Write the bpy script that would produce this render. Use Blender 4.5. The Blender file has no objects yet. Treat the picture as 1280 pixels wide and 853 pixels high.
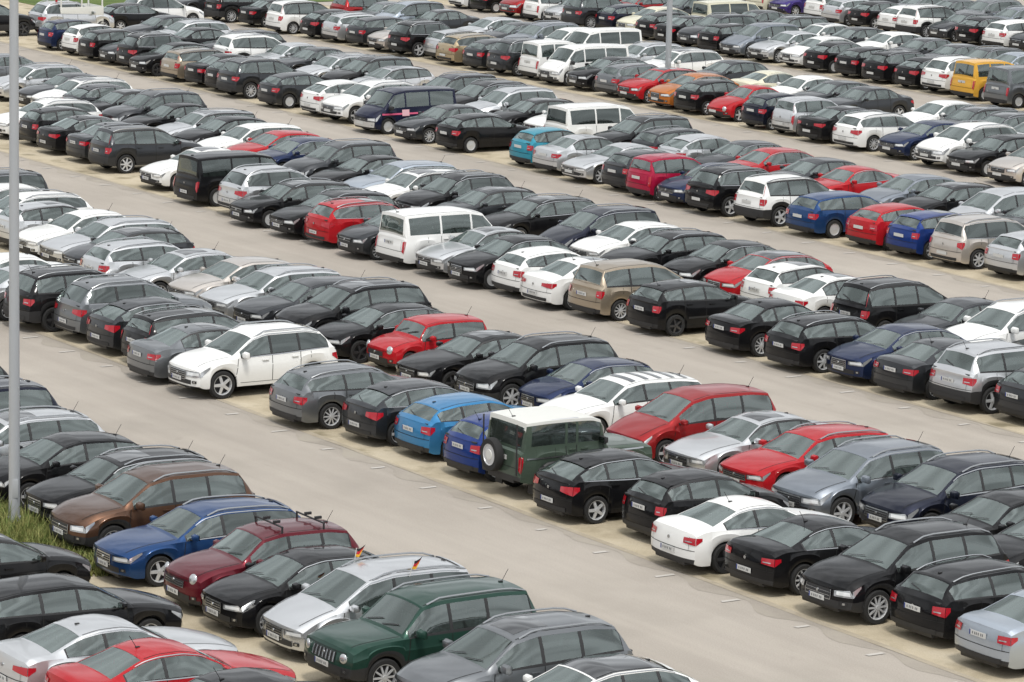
import bpy, bmesh, math, random
import numpy as np
from mathutils import Matrix, Vector
SC = bpy.context.scene
COL = SC.collection
R = math.radians
random.seed(11)

# ---------------------------------------------------------------- frame of the car park
ALPHA = R(57.77462938243524)          # the stalls run along V, the rows along U
UD = Vector((math.cos(ALPHA), -math.sin(ALPHA), 0))
VD = Vector((math.sin(ALPHA), math.cos(ALPHA), 0))
def W(u, v, z=0.0):
    p = UD * u + VD * v
    return Vector((p.x, p.y, z))
HEAD_R = math.atan2(VD.y, VD.x)       # heading of a car that points along +V

# ---------------------------------------------------------------- materials
def new_mat(name):
    m = bpy.data.materials.new(name); m.use_nodes = True
    nt = m.node_tree; b = nt.nodes['Principled BSDF']
    return m, nt, b
def simple(name, col, rough=0.5, metal=0.0, coat=0.0, spec=0.5, ior=None):
    m, nt, b = new_mat(name)
    b.inputs['Base Color'].default_value = (*col, 1)
    b.inputs['Roughness'].default_value = rough
    b.inputs['Metallic'].default_value = metal
    b.inputs['Coat Weight'].default_value = coat
    b.inputs['Coat Roughness'].default_value = 0.04
    b.inputs['Specular IOR Level'].default_value = spec
    if ior: b.inputs['IOR'].default_value = ior
    return m
def paint(name, col, metal=0.0, rough=0.35):
    m, nt, b = new_mat(name)
    N, L = nt.nodes, nt.links
    tc = N.new('ShaderNodeTexCoord'); oi = N.new('ShaderNodeObjectInfo')
    add = N.new('ShaderNodeVectorMath'); add.operation = 'ADD'
    L.new(tc.outputs['Object'], add.inputs[0]); L.new(oi.outputs['Location'], add.inputs[1])
    no = N.new('ShaderNodeTexNoise'); no.inputs['Scale'].default_value = 1.7; no.inputs['Detail'].default_value = 5
    L.new(add.outputs[0], no.inputs['Vector'])
    # road dust that gathers in patches and along the lower body
    mp = N.new('ShaderNodeMapRange'); mp.inputs[1].default_value = .45; mp.inputs[2].default_value = .8
    mp.inputs[3].default_value = 0; mp.inputs[4].default_value = .03
    L.new(no.outputs['Fac'], mp.inputs[0])
    mx = N.new('ShaderNodeMixRGB'); mx.inputs[1].default_value = (*col, 1)
    mx.inputs[2].default_value = (.20, .175, .14, 1)
    L.new(mp.outputs[0], mx.inputs[0]); L.new(mx.outputs[0], b.inputs['Base Color'])
    r2 = N.new('ShaderNodeMapRange'); r2.inputs[3].default_value = rough - .10; r2.inputs[4].default_value = rough + .04
    L.new(no.outputs['Fac'], r2.inputs[0]); L.new(r2.outputs[0], b.inputs['Roughness'])
    b.inputs['Metallic'].default_value = metal
    b.inputs['Specular IOR Level'].default_value = .05
    b.inputs['Coat Weight'].default_value = .75; b.inputs['Coat IOR'].default_value = 1.36
    b.inputs['Coat Roughness'].default_value = .03
    return m
PAINTS = {  # base colour, metallic, words
 'blk': ((.007,.007,.008), .0, 'black'), 'dgry': ((0.05,0.053,0.058), 0.75, 'dark grey'),
 'gry': ((0.2,0.21,0.22), 0.75, 'grey'), 'bgry': ((0.25,0.275,0.31), 0.75, 'blue grey'),
 'sil': ((0.66,0.67,0.68), 0.75, 'silver'), 'wht': ((.80,.80,.78), 0, 'white'),
 'red': ((.40,.012,.018), .0, 'red'), 'dred': ((0.32,0.018,0.02), 0.4, 'dark red'),
 'mar': ((.125,.012,.021), 0.5, 'maroon'), 'crim': ((.36,.010,.045), .1, 'crimson'),
 'dnavy': ((.014,.017,.032), 0.6, 'blue black'), 'dblu': ((.018,.030,.082), 0.55, 'dark blue'),
 'blu': ((.017,.058,.17), 0.5, 'blue'), 'rblu': ((0.014,0.042,0.2), 0.4, 'royal blue'),
 'lblu': ((0.05,0.23,0.46), 0.5, 'light blue'), 'sblu': ((0.46,0.51,0.57), 0.75, 'steel blue'),
 'brn': ((.115,.060,.037), 0.65, 'brown'), 'bge': ((0.42,0.35,0.265), 0.7, 'beige'),
 'chm': ((0.62,0.57,0.52), 0.7, 'champagne'), 'gld': ((0.48,0.38,0.24), 0.65, 'gold'),
 'crm': ((.68,.65,.50), 0, 'cream'), 'dgrn': ((0.022,0.062,0.046), 0.4, 'dark green'),
 'ogrn': ((.060,.084,.064), 0, 'grey green'), 'turq': ((.035,.25,.34), .1, 'turquoise'),
 'org': ((.46,.15,.03), .15, 'orange'), 'yel': ((.70,.38,.055), 0, 'yellow'),
 'vio': ((0.055,0.035,0.19), 0.5, 'violet'), 'pnk': ((.62,.42,.44), .1, 'pale pink'),
 'navyv': ((.011,.014,.036), 0, 'navy blue'),
}
PM = {k: paint('paint_' + v[2].replace(' ', '_'), v[0], v[1]) for k, v in PAINTS.items()}
M = dict(
 trim=simple('black_plastic', (.022,.022,.023), .55),
 seam=simple('panel_gap', (.006,.006,.006), .8),
 chrome=simple('chrome', (.42,.43,.44), .26, .9),
 tyre=simple('tyre_rubber', (.018,.018,.018), .85),
 alloy=simple('alloy', (.60,.61,.62), .32, .35),
 dalloy=simple('dark_alloy', (.10,.10,.105), .35, .7),
 well=simple('wheel_dark', (.03,.03,.032), .7),
 plate=simple('plate_white', (.60,.60,.58), .45),
 pblue=simple('plate_blue', (.03,.05,.22), .5),
 pdark=simple('plate_text', (.16,.16,.165), .6),
 red=simple('tail_red', (.40,.008,.018), .12, 0, .8),
 lclear=simple('lamp_clear', (.50,.51,.52), .12, .55, 1.0),
 amber=simple('lamp_amber', (.7,.25,.03), .2),
 white=simple('white_panel', (.66,.66,.62), .5),
 steel=simple('galvanised', (.42,.44,.46), .45, .3),
)
def glass(name, tint, dust, ior=1.62):
    """thin pane: see-through by its tint, mirror-like by Fresnel, with a film of dust"""
    m = bpy.data.materials.new(name); m.use_nodes = True; nt = m.node_tree; N, L = nt.nodes, nt.links
    N.remove(N['Principled BSDF']); out = N['Material Output']
    tr = N.new('ShaderNodeBsdfTransparent'); tr.inputs[0].default_value = (*tint, 1)
    gl = N.new('ShaderNodeBsdfGlossy'); gl.inputs['Roughness'].default_value = .03; gl.inputs['Color'].default_value = (.90, 1, .97, 1)
    df = N.new('ShaderNodeBsdfDiffuse'); df.inputs[0].default_value = (.30, .36, .32, 1)
    fr = N.new('ShaderNodeFresnel'); fr.inputs[0].default_value = ior
    m1 = N.new('ShaderNodeMixShader'); m1.inputs[0].default_value = dust
    L.new(tr.outputs[0], m1.inputs[1]); L.new(df.outputs[0], m1.inputs[2])
    m2 = N.new('ShaderNodeMixShader'); mm = N.new('ShaderNodeMath'); mm.operation = 'MULTIPLY'; mm.inputs[1].default_value = 1.8; mm.use_clamp = True
    L.new(fr.outputs[0], mm.inputs[0]); L.new(mm.outputs[0], m2.inputs[0]); L.new(m1.outputs[0], m2.inputs[1]); L.new(gl.outputs[0], m2.inputs[2])
    L.new(m2.outputs[0], out.inputs[0])
    return m
M['ws'] = glass('windscreen_glass', (.52,.66,.59), .09, 1.80)
M['sg'] = glass('side_glass', (.66,.80,.78), .05, 1.85)
M['tg'] = glass('tinted_glass', (.10,.11,.12), .02, 1.7)
M['reflector'] = simple('lamp_reflector', (.85,.86,.86), .15, .3, 1.0)
M['roofglass'] = simple('roof_glass', (.012,.013,.014), .06, 0, 1.0)
M['cabin'] = simple('cabin_plastic', (.035,.036,.038), .7)
M['seat'] = simple('seat_fabric', (.07,.068,.066), .85)

# ---------------------------------------------------------------- mesh helpers
def link(o, parent=None):
    COL.objects.link(o)
    if parent: o.parent = parent
    return o
def mesh_obj(name, bm, mats, parent=None, smooth=None):
    bmesh.ops.recalc_face_normals(bm, faces=bm.faces) if smooth != 'keep' else None
    me = bpy.data.meshes.new(name); bm.to_mesh(me); bm.free()
    for m in mats: me.materials.append(m)
    if smooth and smooth != 'keep':
        for p in me.polygons: p.use_smooth = True
        me.set_sharp_from_angle(angle=R(smooth))
    return link(bpy.data.objects.new(name, me), parent)
def add_box(bm, c, s, mi=0, bev=0.0, rot=None):
    r = bmesh.ops.create_cube(bm, size=1.0)
    vs = r['verts']
    bmesh.ops.scale(bm, verts=vs, vec=s)
    if bev:
        es = list({e for v in vs for e in v.link_edges})
        rb = bmesh.ops.bevel(bm, geom=es, offset=bev, segments=2, affect='EDGES', profile=.6)
        vs = list({v for f in rb['faces'] for v in f.verts} | {v for v in vs if v.is_valid})
    if rot: bmesh.ops.rotate(bm, verts=vs, cent=(0,0,0), matrix=rot)
    bmesh.ops.translate(bm, verts=vs, vec=c)
    for f in {f for v in vs for f in v.link_faces}: f.material_index = mi
    return vs
def add_tube(bm, pts, r, seg=8, mi=0, r2=None):
    pts = [Vector(p) for p in pts]; rings = []
    for i, p in enumerate(pts):
        d = (pts[min(i+1, len(pts)-1)] - pts[max(i-1, 0)]).normalized()
        a = d.orthogonal().normalized(); b = d.cross(a)
        rr = r if r2 is None else r + (r2 - r) * i / (len(pts) - 1)
        rings.append([bm.verts.new(p + (a * math.cos(2*math.pi*k/seg) + b * math.sin(2*math.pi*k/seg)) * rr) for k in range(seg)])
    for A, B in zip(rings, rings[1:]):
        for k in range(seg):
            f = bm.faces.new((A[k], A[(k+1) % seg], B[(k+1) % seg], B[k])); f.material_index = mi
    for ring in (rings[0], rings[-1]):
        f = bm.faces.new(ring); f.material_index = mi
def add_lathe_y(bm, prof, seg=24, mi=0, c=(0,0,0)):
    """profile of (radius, y) spun round the Y axis"""
    rings = []
    for r, y in prof:
        rings.append([bm.verts.new((c[0] + r*math.cos(2*math.pi*k/seg), c[1] + y, c[2] + r*math.sin(2*math.pi*k/seg))) for k in range(seg)])
    for A, B in zip(rings, rings[1:]):
        for k in range(seg):
            f = bm.faces.new((A[k], A[(k+1) % seg], B[(k+1) % seg], B[k])); f.material_index = mi
    return rings
def pchip(xs, ys):
    xs = np.array(xs, float); ys = np.array(ys, float); h = np.diff(xs); d = np.diff(ys) / h
    m = np.zeros_like(xs)
    for i in range(1, len(xs)-1):
        if d[i-1]*d[i] > 0:
            w1, w2 = 2*h[i]+h[i-1], h[i]+2*h[i-1]; m[i] = (w1+w2)/(w1/d[i-1]+w2/d[i])
    m[0], m[-1] = d[0], d[-1]
    def f(x):
        x = min(max(x, xs[0]), xs[-1]); i = min(max(int(np.searchsorted(xs, x))-1, 0), len(xs)-2)
        t = (x-xs[i])/h[i]
        return float((2*t**3-3*t**2+1)*ys[i]+(t**3-2*t**2+t)*h[i]*m[i]+(-2*t**3+3*t**2)*ys[i+1]+(t**3-t**2)*h[i]*m[i+1])
    return f

# ---------------------------------------------------------------- the car builder
# s runs from the nose (0) to the tail (L); local +x is the nose direction, y to the car's left
TYPES = {
 # top profile as (fraction, height): hood ... cowl | roof front ... roof rear | glass base ... tail
 'hatch': dict(L=4.28,W=1.79,hood=[(0,.75),(.03,.82),(.15,.945),(.265,1.0)],roof=[(.44,1.37),(.55,1.455),(.72,1.43),(.855,1.33)],deck=[(.968,1.05),(1,.98)],
   belt=[(0,.69),(.1,.81),(.27,.93),(.6,.97),(.93,1.03),(1,.93)],ax=(.20,.81),R=.315,win=(.32,.55,.735,.90),roofw=.70),
 'smallhatch': dict(L=3.85,W=1.69,hood=[(0,.76),(.03,.83),(.14,.95),(.24,1.01)],roof=[(.42,1.39),(.55,1.47),(.74,1.445),(.875,1.34)],deck=[(.972,1.05),(1,.98)],
   belt=[(0,.69),(.1,.81),(.25,.935),(.6,.975),(.93,1.03),(1,.93)],ax=(.20,.83),R=.30,win=(.30,.56,.76,.91),roofw=.71),
 'wagon': dict(L=4.72,W=1.82,hood=[(0,.73),(.03,.80),(.15,.92),(.27,.98)],roof=[(.42,1.37),(.54,1.46),(.74,1.44),(.89,1.35)],deck=[(.975,1.03),(1,.96)],
   belt=[(0,.67),(.1,.79),(.27,.91),(.6,.95),(.94,1.0),(1,.91)],ax=(.195,.785),R=.32,win=(.31,.52,.69,.925),roofw=.70,rails=1),
 'sedan': dict(L=4.72,W=1.82,hood=[(0,.71),(.03,.78),(.15,.91),(.275,.98)],roof=[(.42,1.35),(.53,1.435),(.64,1.43),(.72,1.37)],deck=[(.865,1.06),(.96,1.04),(1,.97)],
   belt=[(0,.65),(.1,.77),(.27,.91),(.6,.945),(.87,.985),(1,.90)],ax=(.195,.795),R=.325,win=(.32,.525,.68,.79),roofw=.69),
 'coupe': dict(L=4.74,W=1.83,hood=[(0,.68),(.03,.75),(.15,.87),(.30,.95)],roof=[(.45,1.31),(.55,1.39),(.62,1.385),(.695,1.325)],deck=[(.855,1.05),(.965,1.03),(1,.96)],
   belt=[(0,.62),(.1,.74),(.28,.88),(.6,.92),(.88,.97),(1,.88)],ax=(.195,.80),R=.335,win=(.36,.62,.80),roofw=.68),
 'suv': dict(L=4.62,W=1.88,hood=[(0,.84),(.04,.95),(.14,1.06),(.25,1.12)],roof=[(.41,1.57),(.54,1.685),(.75,1.68),(.89,1.60)],deck=[(.968,1.16),(1,1.06)],
   belt=[(0,.76),(.1,.89),(.26,1.03),(.6,1.07),(.94,1.13),(1,1.02)],ax=(.195,.80),R=.365,win=(.30,.52,.71,.915),roofw=.71,rails=1,clad=1,sill=.30),
 'mpv': dict(L=4.50,W=1.82,hood=[(0,.74),(.05,.84),(.13,.96),(.215,1.06)],roof=[(.40,1.54),(.54,1.65),(.76,1.64),(.91,1.56)],deck=[(.975,1.10),(1,1.0)],
   belt=[(0,.66),(.1,.82),(.24,.97),(.6,1.0),(.94,1.04),(1,.95)],ax=(.195,.80),R=.32,win=(.285,.52,.715,.93),roofw=.73,rails=1),
 'smallmpv': dict(L=3.75,W=1.68,hood=[(0,.74),(.05,.84),(.13,.95),(.21,1.05)],roof=[(.40,1.50),(.55,1.59),(.78,1.58),(.92,1.50)],deck=[(.975,1.08),(1,.98)],
   belt=[(0,.66),(.1,.80),(.24,.95),(.6,.98),(.94,1.02),(1,.93)],ax=(.19,.83),R=.30,win=(.28,.55,.77,.93),roofw=.74),
 'van': dict(L=4.50,W=1.84,hood=[(0,.78),(.04,.91),(.09,1.01),(.145,1.08)],roof=[(.275,1.70),(.42,1.80),(.7,1.805),(.965,1.76)],deck=[(.988,1.09),(1,.99)],
   belt=[(0,.68),(.08,.86),(.16,1.0),(.5,1.04),(.95,1.06),(1,.96)],ax=(.19,.79),R=.335,win=(.20,.385,.655,.94),roofw=.80),
 'boxvan': dict(L=4.15,W=1.80,hood=[(0,.78),(.05,.90),(.14,1.0),(.23,1.10)],roof=[(.38,1.66),(.50,1.79),(.75,1.82),(.955,1.77)],deck=[(.985,1.10),(1,1.0)],
   belt=[(0,.70),(.1,.86),(.25,1.01),(.6,1.06),(.94,1.07),(1,.98)],ax=(.20,.82),R=.32,win=(.29,.53,.74,.93),roofw=.80),
 'mini': dict(L=3.52,W=1.69,hood=[(0,.72),(.05,.80),(.16,.90),(.28,.94)],roof=[(.37,1.34),(.52,1.41),(.75,1.40),(.895,1.35)],deck=[(.965,.98),(1,.90)],
   belt=[(0,.64),(.1,.75),(.28,.88),(.6,.91),(.93,.94),(1,.86)],ax=(.19,.82),R=.31,win=(.305,.60,.90),roofw=.76,blackpillar=1),
 'beetle': dict(L=4.15,W=1.79,hood=[(0,.60),(.06,.76),(.16,.90),(.27,.98)],roof=[(.43,1.38),(.52,1.455),(.60,1.45),(.69,1.38)],deck=[(.845,1.06),(.93,.90),(1,.68)],
   belt=[(0,.56),(.1,.74),(.27,.90),(.6,.93),(.85,.95),(1,.64)],ax=(.21,.815),R=.325,win=(.33,.60,.78),roofw=.68),
 'retro': dict(L=4.29,W=1.75,hood=[(0,.82),(.06,.93),(.18,1.02),(.28,1.07)],roof=[(.42,1.50),(.55,1.59),(.75,1.58),(.88,1.50)],deck=[(.965,1.07),(1,.95)],
   belt=[(0,.74),(.1,.86),(.28,.97),(.6,1.0),(.93,1.03),(1,.92)],ax=(.185,.80),R=.315,win=(.325,.545,.73,.89),roofw=.72),
 'jeep': dict(L=4.62,W=1.85,hood=[(0,.96),(.03,1.03),(.15,1.09),(.275,1.12)],roof=[(.395,1.63),(.5,1.72),(.75,1.735),(.915,1.69)],deck=[(.975,1.16),(1,1.08)],
   belt=[(0,.88),(.1,1.0),(.27,1.06),(.6,1.08),(.94,1.10),(1,1.02)],ax=(.19,.78),R=.37,win=(.305,.515,.70,.925),roofw=.74,rails=1,clad=1,sill=.36,blunt=1),
 'landrover': dict(L=3.80,W=1.76,hood=[(0,1.04),(.02,1.08),(.15,1.11),(.34,1.13)],roof=[(.40,1.80),(.48,1.88),(.75,1.90),(.965,1.87)],deck=[(.978,1.20),(1,1.16)],
   belt=[(0,1.0),(.1,1.04),(.33,1.10),(.39,1.24),(.6,1.25),(.96,1.25),(1,1.10)],ax=(.175,.765),R=.40,win=(.40,.58,.66,.93),roofw=.93,sill=.42,blunt=2),
}
VARY = {'hatch':6,'wagon':5,'sedan':5,'suv':5,'smallhatch':3,'mpv':3,'coupe':2,'van':2,'smallmpv':2}

class Car:
    def __init__(self, typ, var, lf):
        T = TYPES[typ]; self.typ, self.T = typ, T; self.vid = var
        rnd = random.Random(typ + str(var)); j = lambda a: rnd.uniform(-a, a) if self.vid else 0.0; self.var = var = var % 3 if typ != 'hatch' or var < 3 else (var + 1) % 3
        self.L, self.W = T['L'] * lf * (1 + j(.018)), T['W'] + j(.03); L = self.L
        dz, dc = j(.03), j(.018)
        hood = [(a * L, z + dz * .6) for a, z in T['hood']]; hood[-1] = (hood[-1][0] + dc * L, hood[-1][1])
        roof = [(a * L, z + dz) for a, z in T['roof']]; roof[0] = (roof[0][0] + dc * L, roof[0][1])
        deck = [(a * L, z + dz * .5) for a, z in T['deck']]
        dr = j(.014) * L
        if typ not in ('van', 'boxvan', 'landrover', 'jeep'): roof[-1] = (roof[-1][0] + dr, roof[-1][1] - dr * .15); roof[1] = (roof[1][0] + j(.02) * L, roof[1][1])
        if typ in ('hatch', 'wagon', 'suv') and var == 2:
            roof[-1] = (roof[-1][0] + .018 * L, roof[-1][1] + .02)       # a more upright tailgate
        if typ in ('hatch', 'suv') and var == 1:
            roof[-1] = (roof[-1][0] - .025 * L, roof[-1][1] - .015)      # a more raked tailgate
        self.cowl, self.rf, self.rr, self.rb = hood[-1][0], roof[0][0], roof[-1][0], deck[0][0]
        self.fh, self.fr, self.fd = pchip(*zip(*hood)), pchip(*zip(*roof)), pchip(*zip(*deck))
        self.zc, self.zrf, self.zrr, self.zrb = hood[-1][1], roof[0][1], roof[-1][1], deck[0][1]
        db = j(.02); self.fb = pchip([a * L for a, z in T['belt']], [z + dz * .5 + db * min(1, a * 3) * (a < .99) for a, z in T['belt']])
        self.R = T['R'] + (0, .01, -.006, .015, .005, -.004)[self.vid % 6] * (typ not in ('landrover', 'van', 'boxvan')); self.Ra = self.R + .05
        self.xw = (T['ax'][0] * L, T['ax'][1] * L)
        self.sill = T.get('sill', .215)
        rw = T['roofw'] + j(.012)
        self.fy = pchip([0, self.cowl * .5, self.cowl, self.rf, (self.rf + self.rr) / 2, self.rr, self.rb, L],
                        [.80, .86, .88, rw, rw + .015, rw - .01, min(.86, rw + .13), .86])
        bl = T.get('blunt', 0)
        self.fw = pchip([0, .25 * L, .5 * L, .8 * L, L], [.965, .995, 1, .99, .955] if not bl else [.99, 1, 1, 1, .985])
        self.wA = (.25, .15) if not bl else ((.12, .06) if bl == 1 else (.02, .02))
        if typ in ('van', 'boxvan'): self.wA = (.26, .07)
        if typ == 'beetle': self.wA = (.42, .36)
        self.wB = (.07, .05) if bl < 2 else (.01, .01)
        self.crown = .045 if bl < 2 else .02
        self.win = [a * L for a in T['win']]
        self.win[0] += dc * L
    def top(self, s):
        if s <= self.cowl: return self.fh(s)
        if s < self.rf: return self.zc + (self.zrf - self.zc) * (s - self.cowl) / (self.rf - self.cowl)
        if s <= self.rr: return self.fr(s)
        if s < self.rb: return self.zrr + (self.zrb - self.zrr) * (s - self.rr) / (self.rb - self.rr)
        return self.fd(s)
    def low(self, s):
        L = self.L; z = self.sill
        e = min(s, L - s)
        if e < .35: z += .07 * (1 - e / .35) ** 2
        for xw in self.xw:
            d = abs(s - xw)
            if d < self.Ra: z = max(z, self.R + math.sqrt(max(self.Ra ** 2 - d * d, 0)))
        return z
    def section(self, s):
        hw = self.W / 2 * self.fw(s); zt = self.top(s); zb = min(self.fb(s), zt - .035); zl = min(self.low(s), zb - .03)
        yt = hw * self.fy(s); cr = min(self.crown, (zt - zb) * .4); ze = zt - cr
        if self.cowl < s < self.rb: cr = self.crown
        ze = max(zt - cr, zb + .012)
        p4 = (hw * .968, zb); p6 = (yt, ze)
        up = max(0.0, ze - zb)
        p5 = ((p4[0] + p6[0]) / 2 + .02 * min(1, up / .3), (zb + ze) / 2)
        h = zb - zl
        zs = min(self.sill + .0, zl)
        def gp(g):
            if g < .5: t = g * 2; return (p4[0] + (p5[0]-p4[0])*t, p4[1] + (p5[1]-p4[1])*t)
            t = g * 2 - 1; return (p5[0] + (p6[0]-p5[0])*t, p5[1] + (p6[1]-p5[1])*t)
        return [(hw - .30, zs), (hw - .30, zl), (hw * .955, zl), (hw * .985, zl + h * .16), (hw * .995, zl + h * .42), (hw * 1.004, zl + h * .70), (hw * .988, zl + h * .76), p4, gp(.09), p5, gp(.89), p6,
                (yt * .93, zt - cr * .82), (yt * .66, zt - cr * .36), (yt * .33, zt - cr * .08), (0, zt)]
    BELT, EDGE = 7, 11
    def warp(self, s, y, z):
        L = self.L; x = s; hw = self.W / 2; a = min(1.0, abs(y) / hw)
        for k, d in ((0, s), (1, L - s)):
            rng = .75 if k == 0 else .5
            if d < rng:
                w = (1 - d / rng) ** 1.6
                zz = min(z, .95 if self.typ != 'landrover' else 9)
                dx = self.wA[k] * a ** 3.4 + self.wB[k] * ((zz - .52) / .35) ** 2 * (1 if z < 1.1 else .6)
                x += dx * w if k == 0 else -dx * w
        return Vector((L / 2 - x, y, z))
    def top_pt(self, s, yf):
        sec = self.section(s); e = sec[self.EDGE][0]; y = abs(yf) * e
        pts = sec[self.EDGE:]
        for (y0, z0), (y1, z1) in zip(pts, pts[1:]):
            if y1 <= y <= y0 + 1e-9:
                z = z1 + (z0 - z1) * (y - y1) / max(y0 - y1, 1e-6); break
        else: z = pts[-1][1]
        return self.warp(s, math.copysign(y, yf), z)
    def glass_pt(self, s, g, side):
        sec = self.section(s); a, b, c = sec[self.BELT], sec[self.BELT+2], sec[self.EDGE]
        if g < .5: t = g * 2; y, z = a[0] + (b[0]-a[0])*t, a[1] + (b[1]-a[1])*t
        else: t = g * 2 - 1; y, z = b[0] + (c[0]-b[0])*t, b[1] + (c[1]-b[1])*t
        return self.warp(s, y * side, z)
    def side_pt(self, s, z, side):
        sec = self.section(s)[2:self.EDGE+1]
        y = sec[0][0]
        for (y0, z0), (y1, z1) in zip(sec, sec[1:]):
            if z0 <= z <= z1: y = y0 + (y1 - y0) * (z - z0) / max(z1 - z0, 1e-6); break
        else:
            if z > sec[-1][1]: y = sec[-1][0]
        return self.warp(s, y * side, z)
    def cap_pt(self, end, yf, z):
        return self.side_pt_y(0 if end == 0 else self.L, yf, z)
    def side_pt_y(self, s, yf, z):
        sec = self.section(s)[2:self.EDGE+1]; y = sec[-1][0] if z > sec[-1][1] else sec[0][0]
        for (y0, z0), (y1, z1) in zip(sec, sec[1:]):
            if z0 <= z <= z1: y = y0 + (y1 - y0) * (z - z0) / max(z1 - z0, 1e-6); break
        return self.warp(s, y * yf, z)
    def openings(self):
        P = self.panes()
        return [(a + (.035 if i else .02), b - .035) for i, (a, b) in enumerate(zip(P, P[1:]))]
    def stations(self):
        self.w0, self.w1 = self.cowl + .05, self.rf - .03; self.t0, self.t1 = self.rr + min(.045, .16*(self.rb-self.rr)), self.rb - min(.03, .10*(self.rb-self.rr))
        L = self.L; S = set(np.linspace(0, L, 34).tolist()) | {self.w0, self.w1, self.t0, self.t1}
        for q in self.openings(): S |= set(q)
        for a in (self.cowl, self.rf, self.rr, self.rb, .04, .10, .18, .28, L-.04, L-.10, L-.18, L-.28): S.add(a)
        for xw in self.xw:
            for t in np.linspace(-1, 1, 17): S.add(xw + self.Ra * math.sin(t * math.pi / 2) * .9995)
            S.add(xw - self.Ra - .004); S.add(xw + self.Ra + .004)
        for t in (.25, .5, .75): S.add(self.rr + (self.rb - self.rr) * t); S.add(self.cowl + (self.rf - self.cowl) * t)
        KEEP = {self.w0, self.w1, self.t0, self.t1, 0, L} | {x for q in self.openings() for x in q}
        out = []
        for s in sorted(S):
            if not 0 <= s <= L: continue
            if out and s - out[-1] < .0015:
                if s in KEEP: out[-1] = s
                continue
            out.append(s)
        if L - out[-1] > 1e-6: out[-1] = L
        return out
    def patch(self, bm, f, na, nb, off, mi=0, two=False):
        """grid of f(a,b), a,b in 0..1, lifted by off along its own normal, away from the car's middle"""
        P = [[f(i/na, k/nb) for k in range(nb+1)] for i in range(na+1)]
        V = []
        for i in range(na+1):
            row = []
            for k in range(nb+1):
                da = P[min(i+1, na)][k] - P[max(i-1, 0)][k]; db = P[i][min(k+1, nb)] - P[i][max(k-1, 0)]
                n = da.cross(db)
                if n.length < 1e-9: n = Vector((0, 0, 1))
                n.normalize()
                if n.dot(P[i][k] - Vector((max(-self.L*.3, min(self.L*.3, P[i][k].x)), 0, .7))) < 0: n = -n
                row.append(bm.verts.new(P[i][k] + n * off))
            V.append(row)
        for i in range(na):
            for k in range(nb):
                f_ = bm.faces.new((V[i][k], V[i+1][k], V[i+1][k+1], V[i][k+1])); f_.material_index = mi
                f_.normal_update()
                if f_.normal.dot(f_.calc_center_median() - Vector((max(-self.L*.3, min(self.L*.3, f_.calc_center_median().x)), 0, .7))) < 0: f_.normal_flip()
    # ------------------------------------------------------------ window outlines
    def win_fn(self, sa, sb, g0, g1, side, slant=0.0):
        def f(a, b):
            g = g0 + (g1 - g0) * b
            return self.glass_pt(sa + (sb - sa - slant * g) * a, g, side)
        return f
    def panes(self):
        w = self.win; s0 = w[0]
        while True:
            sec = self.section(s0)
            if sec[self.EDGE][1] - sec[self.BELT][1] > .075 or s0 > self.rf: break
            s0 += .01
        s1 = w[-1]
        while s1 > self.rr - .3:
            sec = self.section(s1)
            if sec[self.EDGE][1] - sec[self.BELT][1] > .10: break
            s1 -= .01
        return [s0] + list(w[1:-1]) + [s1]
    def body(self, lod):
        bm = bmesh.new(); T = self.T; rings = []
        S = self.stations()
        for s in S:
            sec = self.section(s)
            left = [bm.verts.new(self.warp(s, y, z)) for y, z in sec]
            right = [bm.verts.new(self.warp(s, -y, z)) for y, z in sec[:-1]]
            rings.append((left, right + [left[-1]]))
        clad = T.get('clad', 0) and self.var != 1
        OP = self.openings()
        for i, (A, B) in enumerate(zip(rings, rings[1:])):
            sm = (S[i] + S[i+1]) / 2
            for sd in (0, 1):
                a, b = A[sd], B[sd]
                for k in range(len(a) - 1):
                    if k in (self.BELT+1, self.BELT+2) and any(x < sm < y for x, y in OP): continue
                    if k > self.EDGE and (self.w0 < sm < self.w1 or self.t0 < sm < self.t1): continue
                    try: f = bm.faces.new((a[k], a[k+1], b[k+1], b[k]))
                    except ValueError: continue
                    mi = 0
                    if self.BELT <= k < self.EDGE and OP[0][0] - .02 < sm < OP[-1][1] + .02 and (k != self.EDGE - 1 or self.var == 2): mi = 2
                    if self.typ in ('van', 'boxvan', 'landrover') and mi == 2: mi = 0
                    if k <= 1: mi = 2
                    elif k == 2: mi = 2 if clad else 0
                    elif k == 3 and clad: mi = 2
                    elif k >= self.EDGE and self.rf <= sm <= self.rr: mi = 1
                    if self.typ == 'landrover' and k >= self.EDGE - 1 and self.rf - .02 <= sm <= self.rr + .01: mi = 1
                    f.material_index = mi
            f = bm.faces.new((A[0][0], B[0][0], B[1][0], A[1][0])); f.material_index = 2
        fr = [-1, -.93, -.66, -.33, 0, .33, .66, .93, 1]
        for end, (lf, rt) in ((0, rings[0]), (1, rings[-1])):
            s = S[0] if end == 0 else S[-1]
            sec = self.section(s); grid = []
            for k in range(2, self.EDGE + 1):
                row = []
                for c in fr:
                    if c == 1: row.append(lf[k])
                    elif c == -1: row.append(rt[k])
                    elif k == self.EDGE: row.append({.93: lf[k+1], .66: lf[k+2], .33: lf[k+3], 0: lf[k+4], -.33: rt[k+3], -.66: rt[k+2], -.93: rt[k+1]}[c])
                    else: row.append(bm.verts.new(self.warp(s, sec[k][0] * c, sec[k][1])))
                grid.append(row)
            for q, (r0, r1) in enumerate(zip(grid, grid[1:])):
                for c in range(8):
                    f = bm.faces.new((r0[c], r0[c+1], r1[c+1], r1[c])); f.material_index = 2 if ((q == 0 and self.var != 1) or (q == 1 and clad)) else 0
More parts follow.
